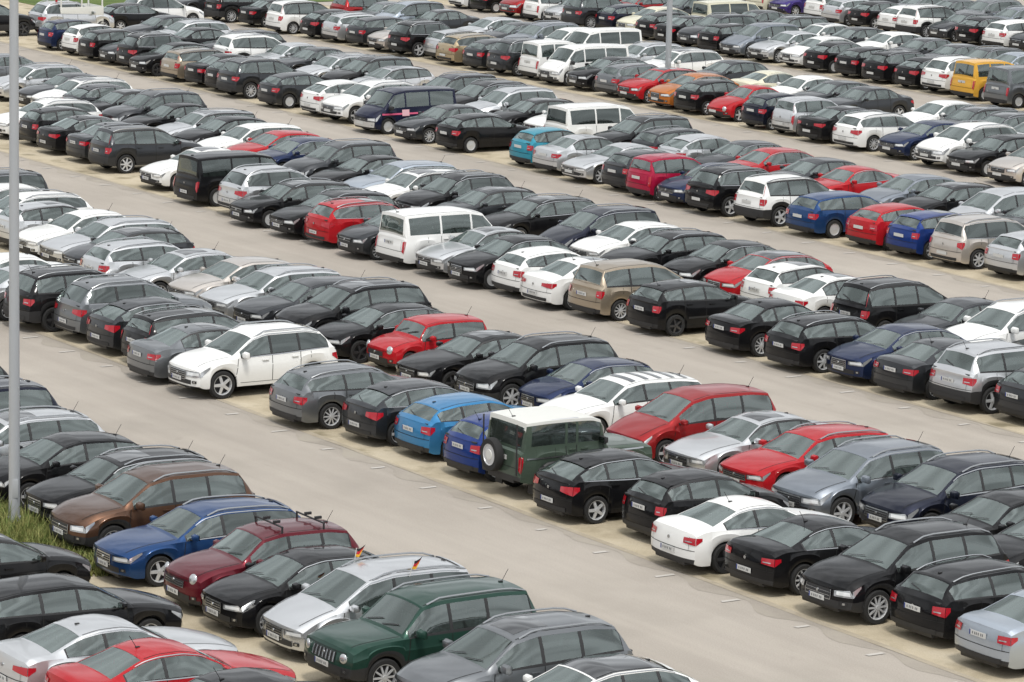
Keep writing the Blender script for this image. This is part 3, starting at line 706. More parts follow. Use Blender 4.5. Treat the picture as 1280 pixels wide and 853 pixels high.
CARS = [
  # row -1F
  ('-1F', -71.96, 32.77, 'hatch', 'blk', 'R'),
  ('-1F', -67.66, 32.42, 'wagon', 'blk', 'R'),
  ('-1F', -64.60, 31.99, 'coupe', 'sil', 'R'),
  ('-1F', -62.43, 32.09, 'coupe', 'red', 'R'),
  ('-1F', -59.56, 32.44, 'sedan', 'blk', 'R'),
  # row -1B
  ('-1B', -89.93, 39.12, 'suv', 'blk', 'L'),
  ('-1B', -85.81, 38.50, 'suv', 'dnavy', 'L'),
  ('-1B', -83.01, 38.38, 'wagon', 'sil', 'L'),
  ('-1B', -80.26, 38.40, 'hatch', 'blk', 'L'),
  ('-1B', -77.65, 38.69, 'wagon', 'blk', 'L'),
  ('-1B', -75.05, 38.08, 'suv', 'brn', 'L'),
  ('-1B', -72.25, 37.85, 'wagon', 'blu', 'L'),
  ('-1B', -69.38, 37.79, 'retro', 'mar', 'L'),
  ('-1B', -67.48, 37.69, 'hatch', 'blk', 'L'),
  ('-1B', -65.18, 37.93, 'mpv', 'sil', 'L'),
  ('-1B', -62.55, 37.59, 'jeep', 'dgrn', 'L'),
  ('-1B', -59.62, 37.79, 'suv', 'gry', 'L'),
  ('-1B', -57.34, 38.02, 'hatch', 'wht', 'L'),
  # row 0F
  ('0F', -105.75, 48.50, 'sedan', 'wht', 'L'),
  ('0F', -103.55, 48.72, 'sedan', 'sil', 'R'),
  ('0F', -101.32, 49.10, 'suv', 'blk', 'R'),
  ('0F', -99.06, 49.63, 'suv', 'gry', 'R'),
  ('0F', -96.84, 49.41, 'hatch', 'dgry', 'R'),
  ('0F', -94.66, 49.58, 'wagon', 'blk', 'R'),
  ('0F', -92.46, 48.75, 'sedan', 'gry', 'R'),
  ('0F', -90.23, 48.71, 'suv', 'wht', 'L'),
  ('0F', -85.41, 49.24, 'wagon', 'gry', 'R'),
  ('0F', -82.77, 49.68, 'hatch', 'dgry', 'R'),
  ('0F', -80.58, 49.93, 'hatch', 'lblu', 'R'),
  ('0F', -78.06, 49.57, 'smallhatch', 'rblu', 'R'),
  ('0F', -75.86, 49.44, 'landrover', 'ogrn', 'R'),
  ('0F', -73.16, 49.28, 'hatch', 'blk', 'R'),
  ('0F', -70.43, 49.70, 'smallhatch', 'blk', 'R'),
  ('0F', -67.80, 49.19, 'coupe', 'wht', 'R'),
  ('0F', -65.51, 49.52, 'coupe', 'blk', 'R'),
  ('0F', -62.74, 49.35, 'suv', 'blk', 'L'),
  ('0F', -60.37, 49.98, 'wagon', 'blk', 'R'),
  ('0F', -57.87, 49.74, 'sedan', 'sblu', 'R'),
  # row 0B
  ('0B', -121.91, 55.39, 'mpv', 'dgry', 'L'),
  ('0B', -119.73, 54.78, 'hatch', 'wht', 'L'),
  ('0B', -117.54, 54.76, 'wagon', 'wht', 'L'),
  ('0B', -115.36, 54.99, 'hatch', 'sil', 'R'),
  ('0B', -113.18, 54.89, 'sedan', 'wht', 'L'),
  ('0B', -110.98, 54.78, 'wagon', 'sil', 'L'),
  ('0B', -108.79, 54.28, 'hatch', 'dgry', 'L'),
  ('0B', -106.61, 54.12, 'wagon', 'sil', 'R'),
  ('0B', -104.41, 54.16, 'sedan', 'sil', 'L'),
  ('0B', -102.22, 54.65, 'hatch', 'chm', 'L'),
  ('0B', -100.04, 54.75, 'wagon', 'sil', 'L'),
  ('0B', -97.84, 54.75, 'wagon', 'dgry', 'L'),
  ('0B', -95.34, 54.72, 'suv', 'blk', 'L'),
  ('0B', -93.13, 54.49, 'hatch', 'blk', 'L'),
  ('0B', -91.01, 54.66, 'mini', 'red', 'L'),
  ('0B', -88.12, 54.56, 'sedan', 'blk', 'L'),
  ('0B', -85.46, 54.72, 'suv', 'blk', 'L'),
  ('0B', -83.30, 54.93, 'smallhatch', 'dblu', 'L'),
  ('0B', -80.95, 54.46, 'wagon', 'wht', 'L'),
  ('0B', -77.86, 54.42, 'mpv', 'dred', 'L'),
  ('0B', -75.40, 54.61, 'sedan', 'sil', 'L'),
  ('0B', -73.20, 54.66, 'wagon', 'red', 'L'),
  ('0B', -70.30, 54.07, 'suv', 'bgry', 'L'),
  ('0B', -68.04, 54.91, 'suv', 'dnavy', 'L'),
  ('0B', -65.42, 54.28, 'sedan', 'blk', 'L'),
  ('0B', -63.23, 53.84, 'hatch', 'blk', 'L'),
  # row 1F
  ('1F', -141.96, 67.10, 'wagon', 'wht', 'L'),
  ('1F', -139.44, 67.01, 'hatch', 'blk', 'R'),
  ('1F', -136.78, 66.81, 'sedan', 'blk', 'R'),
  ('1F', -134.11, 66.74, 'sedan', 'dgry', 'R'),
  ('1F', -131.27, 66.29, 'suv', 'dgry', 'R'),
  ('1F', -126.18, 65.92, 'sedan', 'wht', 'L'),
  ('1F', -122.16, 65.24, 'van', 'blk', 'R'),
  ('1F', -118.96, 65.30, 'suv', 'sil', 'R'),
  ('1F', -116.71, 64.55, 'wagon', 'blk', 'L'),
  ('1F', -113.86, 64.57, 'wagon', 'blk', 'L'),
  ('1F', -111.65, 64.73, 'wagon', 'red', 'R'),
  ('1F', -109.08, 64.25, 'hatch', 'dgry', 'L'),
  ('1F', -106.89, 64.71, 'van', 'wht', 'R'),
  ('1F', -104.68, 64.90, 'sedan', 'sil', 'L'),
  ('1F', -102.50, 64.55, 'hatch', 'blk', 'L'),
  ('1F', -100.33, 64.89, 'hatch', 'wht', 'R'),
  ('1F', -98.14, 64.82, 'sedan', 'wht', 'R'),
  ('1F', -95.94, 64.98, 'mpv', 'bge', 'R'),
  ('1F', -92.99, 64.97, 'hatch', 'blk', 'R'),
  ('1F', -89.14, 65.35, 'sedan', 'blk', 'R'),
  ('1F', -86.34, 65.41, 'wagon', 'blk', 'R'),
  ('1F', -84.09, 65.62, 'hatch', 'dblu', 'L'),
  ('1F', -81.83, 65.81, 'sedan', 'dgry', 'R'),
  ('1F', -79.60, 65.95, 'suv', 'sil', 'R'),
  ('1F', -77.39, 66.20, 'hatch', 'dgry', 'R'),
  # row 1B
  ('1B', -158.83, 72.51, 'hatch', 'gry', 'L'),
  ('1B', -154.07, 72.42, 'wagon', 'sil', 'L'),
  ('1B', -150.61, 72.27, 'sedan', 'dgry', 'L'),
  ('1B', -148.42, 71.91, 'wagon', 'wht', 'L'),
  ('1B', -146.23, 72.15, 'hatch', 'dgry', 'R'),
  ('1B', -144.06, 71.63, 'hatch', 'blk', 'L'),
  ('1B', -141.38, 71.65, 'suv', 'dgry', 'L'),
  ('1B', -139.08, 71.40, 'sedan', 'blk', 'L'),
  ('1B', -136.39, 71.42, 'wagon', 'sil', 'L'),
  ('1B', -134.20, 71.14, 'hatch', 'blk', 'L'),
  ('1B', -131.69, 70.99, 'wagon', 'wht', 'L'),
  ('1B', -129.51, 70.88, 'hatch', 'red', 'L'),
  ('1B', -127.34, 70.70, 'hatch', 'dblu', 'L'),
  ('1B', -124.10, 70.57, 'suv', 'dgry', 'L'),
  ('1B', -121.87, 70.53, 'sedan', 'blk', 'L'),
  ('1B', -119.67, 70.64, 'wagon', 'sblu', 'L'),
  ('1B', -117.47, 70.01, 'wagon', 'wht', 'L'),
  ('1B', -114.71, 69.91, 'suv', 'blk', 'L'),
  ('1B', -112.49, 69.79, 'hatch', 'dgry', 'L'),
  ('1B', -109.71, 70.18, 'wagon', 'blk', 'L'),
  ('1B', -105.92, 70.10, 'mpv', 'dnavy', 'L'),
  ('1B', -103.73, 69.88, 'hatch', 'wht', 'L'),
  ('1B', -101.41, 69.72, 'wagon', 'blk', 'L'),
  ('1B', -98.80, 70.16, 'hatch', 'blk', 'L'),
  ('1B', -96.63, 70.20, 'hatch', 'red', 'L'),
  ('1B', -94.46, 70.10, 'hatch', 'wht', 'R'),
  ('1B', -92.28, 69.88, 'sedan', 'wht', 'R'),
  ('1B', -89.66, 70.07, 'mpv', 'blk', 'R'),
  ('1B', -86.96, 70.11, 'sedan', 'dgry', 'L'),
  ('1B', -84.55, 69.97, 'suv', 'wht', 'L'),
  ('1B', -82.33, 70.21, 'hatch', 'blk', 'L'),
  # row 2F
  ('2F', -172.77, 83.49, 'hatch', 'dblu', 'R'),
  ('2F', -170.08, 83.32, 'smallhatch', 'wht', 'R'),
  ('2F', -167.66, 83.22, 'hatch', 'blk', 'R'),
  ('2F', -165.49, 83.24, 'hatch', 'dgry', 'L'),
  ('2F', -163.24, 83.27, 'suv', 'blk', 'R'),
  ('2F', -160.93, 82.57, 'hatch', 'blk', 'L'),
  ('2F', -158.13, 82.97, 'wagon', 'bge', 'R'),
  ('2F', -155.81, 83.06, 'sedan', 'blk', 'R'),
  ('2F', -153.62, 82.71, 'hatch', 'blk', 'R'),
  ('2F', -151.41, 82.34, 'suv', 'dgry', 'R'),
  ('2F', -147.49, 82.08, 'hatch', 'dgry', 'R'),
  ('2F', -143.93, 82.26, 'hatch', 'wht', 'R'),
  ('2F', -141.62, 82.07, 'suv', 'wht', 'L'),
  ('2F', -137.98, 81.52, 'van', 'navyv', 'L'),
  ('2F', -134.63, 81.55, 'sedan', 'dgry', 'L'),
  ('2F', -131.48, 81.48, 'hatch', 'blk', 'R'),
  ('2F', -126.29, 81.52, 'smallhatch', 'turq', 'R'),
  ('2F', -124.15, 81.68, 'sedan', 'sil', 'R'),
  ('2F', -121.68, 81.36, 'coupe', 'sil', 'L'),
  ('2F', -119.08, 81.24, 'hatch', 'dgry', 'R'),
  ('2F', -116.97, 80.67, 'smallmpv', 'crim', 'R'),
  ('2F', -114.86, 80.84, 'hatch', 'dblu', 'L'),
  ('2F', -112.64, 80.79, 'suv', 'blk', 'R'),
  ('2F', -109.92, 80.97, 'suv', 'wht', 'R'),
  ('2F', -106.85, 81.05, 'wagon', 'blu', 'R'),
  ('2F', -103.78, 81.11, 'hatch', 'red', 'R'),
  ('2F', -101.61, 81.12, 'hatch', 'rblu', 'R'),
  ('2F', -99.33, 81.28, 'mpv', 'chm', 'R'),
  ('2F', -96.67, 81.34, 'hatch', 'sil', 'R'),
  ('2F', -93.89, 81.21, 'hatch', 'dgry', 'R'),
  # row 2B
  ('2B', -173.36, 88.41, 'sedan', 'dgry', 'L'),
  ('2B', -170.48, 88.25, 'wagon', 'sil', 'L'),
  ('2B', -167.17, 87.63, 'sedan', 'blk', 'R'),
  ('2B', -164.97, 88.24, 'wagon', 'dgry', 'L'),
  ('2B', -161.09, 87.18, 'suv', 'wht', 'R'),
  ('2B', -158.86, 87.58, 'sedan', 'sil', 'L'),
  ('2B', -156.64, 87.66, 'sedan', 'dgry', 'L'),
  ('2B', -153.30, 87.11, 'wagon', 'sil', 'L'),
  ('2B', -150.23, 86.84, 'suv', 'blk', 'L'),
  ('2B', -148.02, 86.72, 'hatch', 'sil', 'L'),
  ('2B', -142.76, 86.69, 'suv', 'dnavy', 'L'),
  ('2B', -139.84, 86.58, 'suv', 'blk', 'L'),
  ('2B', -137.15, 86.07, 'suv', 'sil', 'L'),
  ('2B', -134.94, 85.94, 'hatch', 'blk', 'L'),
  ('2B', -132.77, 86.33, 'hatch', 'wht', 'L'),
  ('2B', -130.18, 85.93, 'van', 'wht', 'R'),
  ('2B', -126.67, 85.66, 'suv', 'blk', 'L'),
  ('2B', -124.44, 86.29, 'wagon', 'dgry', 'R'),
  ('2B', -122.15, 85.82, 'hatch', 'sil', 'R'),
  ('2B', -119.98, 85.82, 'hatch', 'dgry', 'L'),
  ('2B', -117.81, 85.47, 'hatch', 'red', 'L'),
  ('2B', -114.81, 85.26, 'hatch', 'dgry', 'L'),
  ('2B', -112.62, 85.37, 'coupe', 'red', 'L'),
  ('2B', -109.47, 85.70, 'hatch', 'bgry', 'L'),
  ('2B', -106.98, 85.54, 'hatch', 'blk', 'L'),
  ('2B', -104.06, 85.41, 'mpv', 'sil', 'L'),
  ('2B', -101.87, 85.35, 'hatch', 'dgry', 'L'),
  # row 3F
  ('3F', -186.24, 97.56, 'sedan', 'dgry', 'L'),
  ('3F', -182.94, 98.17, 'suv', 'blk', 'R'),
  ('3F', -180.01, 98.70, 'sedan', 'blk', 'R'),
  ('3F', -176.34, 98.24, 'mpv', 'wht', 'R'),
  ('3F', -173.37, 98.52, 'hatch', 'blk', 'R'),
  ('3F', -171.18, 98.74, 'wagon', 'sil', 'R'),
  ('3F', -168.97, 98.91, 'wagon', 'dgry', 'R'),
  ('3F', -166.40, 98.36, 'hatch', 'chm', 'L'),
  ('3F', -164.19, 98.51, 'suv', 'blk', 'R'),
  ('3F', -161.97, 99.04, 'hatch', 'sil', 'R'),
  ('3F', -159.79, 98.70, 'wagon', 'gld', 'R'),
  ('3F', -157.40, 98.51, 'hatch', 'dgry', 'R'),
  ('3F', -154.89, 98.50, 'suv', 'dgry', 'R'),
  ('3F', -152.67, 98.70, 'boxvan', 'wht', 'R'),
  ('3F', -150.47, 98.45, 'van', 'wht', 'L'),
  ('3F', -148.04, 98.35, 'hatch', 'blk', 'L'),
  ('3F', -145.44, 98.42, 'wagon', 'gry', 'R'),
  ('3F', -143.26, 97.88, 'hatch', 'red', 'L'),
  ('3F', -140.75, 97.91, 'hatch', 'org', 'L'),
  ('3F', -138.58, 97.83, 'hatch', 'blk', 'R'),
  ('3F', -135.96, 97.58, 'beetle', 'red', 'L'),
  ('3F', -133.00, 97.24, 'smallhatch', 'dnavy', 'R'),
  ('3F', -130.71, 97.12, 'smallmpv', 'sil', 'R'),
  ('3F', -128.23, 97.16, 'sedan', 'blk', 'R'),
  ('3F', -125.54, 96.93, 'wagon', 'wht', 'R'),
  ('3F', -122.61, 96.76, 'hatch', 'dblu', 'L'),
  ('3F', -119.78, 96.60, 'suv', 'wht', 'L'),
  ('3F', -117.55, 96.43, 'wagon', 'blk', 'L'),
  ('3F', -114.62, 95.83, 'hatch', 'chm', 'L'),
  # row 3B
  ('3B', -178.49, 103.26, 'suv', 'dred', 'R'),
  ('3B', -176.26, 102.76, 'sedan', 'gry', 'L'),
  ('3B', -173.97, 102.83, 'mpv', 'sblu', 'L'),
  ('3B', -171.77, 103.34, 'sedan', 'dgry', 'L'),
  ('3B', -166.97, 103.57, 'hatch', 'sil', 'L'),
  ('3B', -164.14, 103.36, 'hatch', 'dgry', 'L'),
  ('3B', -161.72, 103.39, 'suv', 'bgry', 'L'),
  ('3B', -159.56, 103.51, 'smallmpv', 'wht', 'L'),
  ('3B', -156.96, 103.54, 'van', 'wht', 'L'),
  ('3B', -153.12, 103.57, 'wagon', 'sil', 'L'),
  ('3B', -149.73, 103.31, 'wagon', 'wht', 'L'),
  ('3B', -145.13, 102.81, 'hatch', 'dgry', 'L'),
  ('3B', -141.31, 102.89, 'coupe', 'crm', 'R'),
  ('3B', -138.37, 102.22, 'sedan', 'wht', 'L'),
  ('3B', -136.19, 102.13, 'hatch', 'dgry', 'L'),
  ('3B', -133.68, 101.89, 'sedan', 'dgry', 'L'),
  ('3B', -127.87, 101.55, 'hatch', 'wht', 'L'),
  ('3B', -125.69, 101.53, 'wagon', 'dgry', 'L'),
  ('3B', -123.24, 101.19, 'wagon', 'dgry', 'L'),
  ('3B', -120.91, 100.95, 'hatch', 'sil', 'L'),
  # row 4F
  ('4F', -185.57, 114.73, 'hatch', 'wht', 'R'),
  ('4F', -183.19, 114.68, 'hatch', 'blk', 'R'),
  ('4F', -179.72, 114.55, 'suv', 'dred', 'L'),
  ('4F', -177.56, 114.31, 'smallmpv', 'wht', 'R'),
  ('4F', -175.45, 114.46, 'hatch', 'sil', 'L'),
  ('4F', -173.24, 114.52, 'suv', 'dgry', 'R'),
  ('4F', -171.02, 114.99, 'hatch', 'dnavy', 'R'),
  ('4F', -168.85, 114.84, 'hatch', 'crm', 'L'),
  ('4F', -166.68, 114.63, 'hatch', 'blk', 'R'),
  ('4F', -164.50, 114.54, 'sedan', 'blk', 'R'),
  ('4F', -162.27, 114.33, 'suv', 'dgry', 'L'),
  ('4F', -160.05, 113.91, 'hatch', 'blk', 'R'),
  ('4F', -157.87, 113.81, 'mpv', 'bgry', 'L'),
  ('4F', -155.49, 113.93, 'sedan', 'sil', 'L'),
  ('4F', -152.79, 113.73, 'hatch', 'wht', 'L'),
  ('4F', -150.54, 113.57, 'hatch', 'blk', 'R'),
  ('4F', -147.98, 113.54, 'hatch', 'blk', 'R'),
  ('4F', -145.54, 113.48, 'wagon', 'blk', 'R'),
  ('4F', -143.09, 113.35, 'hatch', 'blk', 'R'),
  ('4F', -140.88, 113.39, 'suv', 'wht', 'R'),
  ('4F', -138.27, 112.87, 'boxvan', 'yel', 'R'),
  ('4F', -135.48, 112.57, 'boxvan', 'gry', 'R'),
  ('4F', -132.72, 112.62, 'hatch', 'blk', 'R'),
  # row 4B
  ('4B', -187.55, 118.32, 'sedan', 'dgry', 'L'),
  ('4B', -183.34, 118.87, 'hatch', 'sil', 'L'),
  ('4B', -178.27, 118.90, 'hatch', 'pnk', 'R'),
  ('4B', -176.08, 118.86, 'sedan', 'dred', 'L'),
  ('4B', -172.30, 119.33, 'suv', 'dgry', 'L'),
  ('4B', -167.99, 119.13, 'van', 'crm', 'R'),
  ('4B', -165.51, 118.94, 'hatch', 'dgry', 'L'),
  ('4B', -162.39, 118.89, 'wagon', 'dgry', 'L'),
  ('4B', -158.70, 118.31, 'sedan', 'wht', 'L'),
  ('4B', -156.22, 118.32, 'hatch', 'dgry', 'L'),
  ('4B', -153.51, 118.47, 'hatch', 'wht', 'L'),
  ('4B', -150.68, 118.48, 'sedan', 'dgry', 'L'),
  ('4B', -147.67, 118.07, 'sedan', 'dgry', 'L'),
  ('4B', -145.45, 118.09, 'wagon', 'dgry', 'L'),
  ('4B', -142.98, 117.84, 'hatch', 'sblu', 'L'),
  # row 5F
  ('5F', -180.99, 130.05, 'hatch', 'blk', 'R'),
  ('5F', -177.99, 129.71, 'boxvan', 'crm', 'R'),
  ('5F', -175.81, 129.64, 'hatch', 'vio', 'L'),
  ('5F', -172.52, 129.84, 'mpv', 'wht', 'R'),
  ('5F', -170.33, 129.31, 'hatch', 'sil', 'R'),
  ('5F', -168.16, 129.46, 'hatch', 'blk', 'R'),
  ('5F', -165.41, 129.34, 'hatch', 'wht', 'R'),
  ('5F', -163.20, 129.06, 'suv', 'wht', 'R'),
  ('5F', -160.98, 129.21, 'hatch', 'dgry', 'L'),
  ('5F', -158.81, 129.38, 'hatch', 'blk', 'R'),
  ('5F', -156.63, 129.67, 'wagon', 'wht', 'R'),
  ('5F', -154.44, 129.33, 'hatch', 'dgry', 'L'),
  ('5F', -152.27, 129.42, 'hatch', 'blk', 'R'),
  # row 5B
  ('5B', -181.54, 134.24, 'hatch', 'sil', 'L'),
  ('5B', -177.65, 134.32, 'sedan', 'dgry', 'L'),
  ('5B', -174.38, 134.13, 'hatch', 'dgry', 'L'),
  ('5B', -170.43, 133.71, 'sedan', 'gry', 'L'),
  ('5B', -167.72, 133.65, 'hatch', 'dgry', 'L'),
  ('5B', -165.01, 134.04, 'suv', 'gry', 'L'),
  ('5B', -162.43, 133.81, 'wagon', 'bgry', 'L'),
  ('5B', -160.05, 133.57, 'hatch', 'dgry', 'L'),
  # row LO
  ('LO', -180.17, 82.19, 'suv', 'blk', 'R'),
  ('LO', -179.60, 86.33, 'suv', 'sil', 'R'),
  ('LO', -180.03, 90.16, 'hatch', 'blk', 'R'),
  ('LO', -181.14, 92.27, 'suv', 'wht', 'R'),
]
ROW_LINES = {-1: (-0.03656, 27.486), 0: (0.01779, 48.127), 1: (-0.01837, 60.855), 2: (-0.03405, 74.805), 3: (-0.03104, 90.701), 4: (-0.04906, 103.697), 5: (-0.03584, 121.279)}
SPECIAL = {
 ('-1B', 12): dict(roof='black', note='white hatchback with a black roof, lowest car in its row beside the grey SUV', var=1),
 ('1B', 24): dict(roof='black', note='red hatchback with a black roof, behind the black saloon'),
 ('0F', 12): dict(roof='white', note='grey green boxy off roader with white roof and spare wheel on its tail'),
 ('-1B', 7): dict(note='maroon retro hatchback with black carrier bars across its roof'),
 ('-1B', 10): dict(note='dark green boxy SUV with slatted grille below the silver people carrier'),
 ('-1B', 9): dict(note='silver people carrier with two small flags on its windows', var=1),
 ('-1B', 6): dict(note='blue estate with silver roof rails beside the brown SUV', var=1, rim='five'),
 ('-1B', 5): dict(note='brown SUV parked beside the grass patch and lamp post', var=0),
 ('0F', 7): dict(note='white SUV facing the aisle with an empty bay beside it', var=1, rim='five'),
 ('0F', 13): dict(var=1, rim='five', note='black hatchback with silver wheels just below the grey green off roader'),
 ('0F', 15): dict(note='white coupe with dark rear glass, tail towards the aisle', rim='dark'),
 ('0B', 14): dict(note='bright red compact hatchback with an upright cabin and round headlights'),
 ('0B', 18): dict(note='white estate with dark stripes across its roof', var=0),
 ('1F', 12): dict(note='white minibus van with tail to the aisle beside silver saloon', var=0),
 ('2F', 13): dict(note='navy blue van with pink side stripe and silver bumper', var=0),
 ('2F', 16): dict(note='turquoise small hatchback standing after a run of empty bays'),
 ('3F', 20): dict(note='bright red rounded coupe facing the aisle') ,
 ('0F', 11): dict(note='small royal blue hatchback tucked in beside the grey green off roader', var=0),
 ('0B', 0): dict(note='dark grey people carrier beside a white hatchback at the left end of its row'),
}
ROW_LINES[0] = (-0.0069, 46.10); ROW_LINES[1] = (0.003, 63.35)
TICK0 = {0: -89.90, 1: -97.90, 2: -.6, 3: .4}
POLES = [(-77.55, 35.9), (-148.77, 102.0)]
TRAILER = (-179.55, 86.5)
VERGE = [(-191.5, 91.3), (-330, 91.3), (-330, 160), (-191.5, 160)]
BUSHES = [(-200, 90.5, 1.5, 'leafy green bush on the verge behind the black SUV'), (-206, 96, 1.6, 'yellow green bush on the verge above the maroon hatchback'),
          (-203, 92.5, 1.3, 'small green bush on the verge beyond the silver SUV')]
GROUND = dict(asphalt=[(.345,.308,.266), (.40,.359,.311), (.435,.392,.342)], edge=[(.30,.268,.228), (.345,.308,.264), (.385,.345,.297)], sand=[(.34,.285,.195), (.48,.412,.298), (.55,.485,.37)])
LIGHT = dict(el=63, az=168, sat=.30, sky=.11, sun=1.4, ang=10, exp=.36, cloud=.75, c0=3.8, c1=8.6, hz=.85, glow=.8)

# ---------------------------------------------------------------- lay the cars out
NAMES = {'hatch':('hatchback','hatchback'),'smallhatch':('hatchback','small hatchback'),'wagon':('estate_car','estate'),'sedan':('saloon_car','saloon'),
 'coupe':('coupe','coupe'),'suv':('sport_utility_car','SUV'),'mpv':('people_carrier','people carrier'),'smallmpv':('people_carrier','small hatchback'),
 'van':('passenger_van','minibus van'),'boxvan':('small_van','small van'),'mini':('hatchback','compact three door hatchback'),'beetle':('coupe','rounded coupe'),
 'landrover':('off_roader','boxy off roader'),'jeep':('off_roader','boxy SUV'),'retro':('hatchback','retro hatchback')}
def rng(*k): return random.Random(repr(k))
def hvar(row, i, typ):
    n = VARY.get(typ, 1); return rng('var', row, i).randrange(n)
rows = {}
for c in CARS: rows.setdefault(c[0], []).append(c)
children_of = {}
ITEMS = []
for row, lst in rows.items():
    near = row in ('-1F', '-1B', '0F', '0B', '1F', '1B')
    lf = .98 if row in ('-1F', '-1B', '0F', '0B') else .95
    for i, (rw, u, v, typ, col, face) in enumerate(lst):
        sp = SPECIAL.get((row, i), {})
        r = rng(row, i)
        var = sp.get('var', hvar(row, i, typ))
        style = sp.get('rim', {'van':'steel','boxvan':'steel','landrover':'steel'}.get(typ) or r.choice(['five','multi','multi','five','seven','steel' if typ in ('hatch','smallhatch','wagon') else 'multi','dark' if col == 'blk' else 'seven']))
        parts, cc = proto(typ, var, lf, 0 if near else 1, style)
        root = bpy.data.objects.new(NAMES[typ][0], None); COL.objects.link(root)
        root.empty_display_size = .3
        root.location = W(u, v); root.rotation_euler = (0, 0, HEAD_R + (0 if face == 'R' else math.pi) + R(r.uniform(-1.3, 1.3)))
        objs = []
        for k, (nm, me, loc, rz, par, painted) in enumerate(parts):
            o = bpy.data.objects.new(nm, me); COL.objects.link(o)
            o.parent = objs[par] if par is not None else root
            o.location = loc; o.rotation_euler = (0, 0, rz)
            if painted:
                o.material_slots[0].link = 'OBJECT'; o.material_slots[0].material = PM[col] if not (nm == 'wing_mirror' and typ in ('van','boxvan','landrover')) else M['trim']
                if nm == 'body':
                    o.material_slots[1].link = 'OBJECT'
                    rf = sp.get('roof')
                    o.material_slots[1].material = {'black': M['roofglass'], 'white': M['white']}.get(rf, PM[col])
            objs.append(o)
        it = dict(row=row, i=i, u=u, v=v, typ=typ, col=col, face=face, root=root, car=cc, sp=sp, objs=objs)
        ITEMS.append(it)

# ---------------------------------------------------------------- labels that single each car out
ROWNAME = {'-1F': 'in the lowest row', '-1B': "in the brown SUV's row", '0F': "in the off roader's row", '0B': "in the striped roof estate's row",
 '1F': "in the white minibus's row", '1B': "in the steel blue estate's row", '2F': "in the turquoise hatchback's row", '2B': "in the red coupe's row",
 '3F': "in the orange hatchback's row", '3B': "in the cream coupe's row", '4F': "in the yellow van's row", '4B': "in the cream minibus's row", '5F': "in the violet hatchback's row", '5B': 'in the topmost row', 'LO': 'beside the white trailer'}
def cn(it): return PAINTS[it['col']][2]
def short(it): return cn(it) + ' ' + {'small hatchback':'hatchback','compact three door hatchback':'hatchback','small hatchback':'hatchback','rounded coupe':'coupe','boxy off roader':'off roader','boxy SUV':'SUV','retro hatchback':'hatchback','minibus van':'minibus','small van':'van'}.get(NAMES[it['typ']][1], NAMES[it['typ']][1])
byrow = {}
for it in ITEMS: byrow.setdefault(it['row'], []).append(it)
def cands(it):
    L = byrow[it['row']]; k = it['i']; a = L[k-1] if k > 0 else None; b = L[k+1] if k < len(L)-1 else None
    base = cn(it) + ' ' + NAMES[it['typ']][1]; rown = ROWNAME[it['row']]
    note = it['sp'].get('note'); fc = 'tail out' if (it['row'][-1] == 'F') == (it['face'] == 'R') else 'nose out'
    out = []
    if note: out.append(note)
    if a and b:
        ab = f"between {short(a)} and {short(b)}" if short(a) != short(b) else f"between two {short(a)}s"
        out.append(f"{base} {ab} {rown}")
        out.append(f"{base} {fc} {ab} {rown}")
        if k > 1: out.append(f"{base} right of {short(L[k-2])} and {short(a)} {rown}")
        if k < len(L)-2: out.append(f"{base} left of {short(b)} and {short(L[k+2])} {rown}")
    else:
        n = b or a
        out.append(f"{base} at the {'left' if b else 'right'} end beside {short(n)} {rown}")
    return out
def signature(it):
    return cands(it)
used = {}
allc = {}
for it in ITEMS:
    for c in cands(it): allc.setdefault(c, []).append(it)
for it in ITEMS:
    pick = None
    for c in cands(it):
        if len(allc[c]) == 1 and len(c.split()) <= 16: pick = c; break
    if not pick:
        c = [c for c in cands(it) if len(c.split()) <= 16] or cands(it)
        pick = c[0]; print('LABEL_SHARED', it['row'], it['i'], pick, len(pick.split()))
    if len(pick.split()) > 16: print('LONG', it['row'], it['i'], pick)
    it['root']['label'] = pick
    it['root']['category'] = 'van' if it['typ'] in ('van', 'boxvan') else 'car'
    it['root']['group'] = 'vans parked in the rows' if it['typ'] in ('van', 'boxvan') else 'cars parked in the rows'

# ---------------------------------------------------------------- special parts on a few cars
def item(row, i): return [t for t in ITEMS if t['row'] == row and t['i'] == i][0]
def part(name, bm, mats, root, smooth=35): return mesh_obj(name, bm, mats, root, smooth)
def find(row, typ, col=None): return [t for t in ITEMS if t['row'] == row and t['typ'] == typ and (col is None or t['col'] == col)][0]
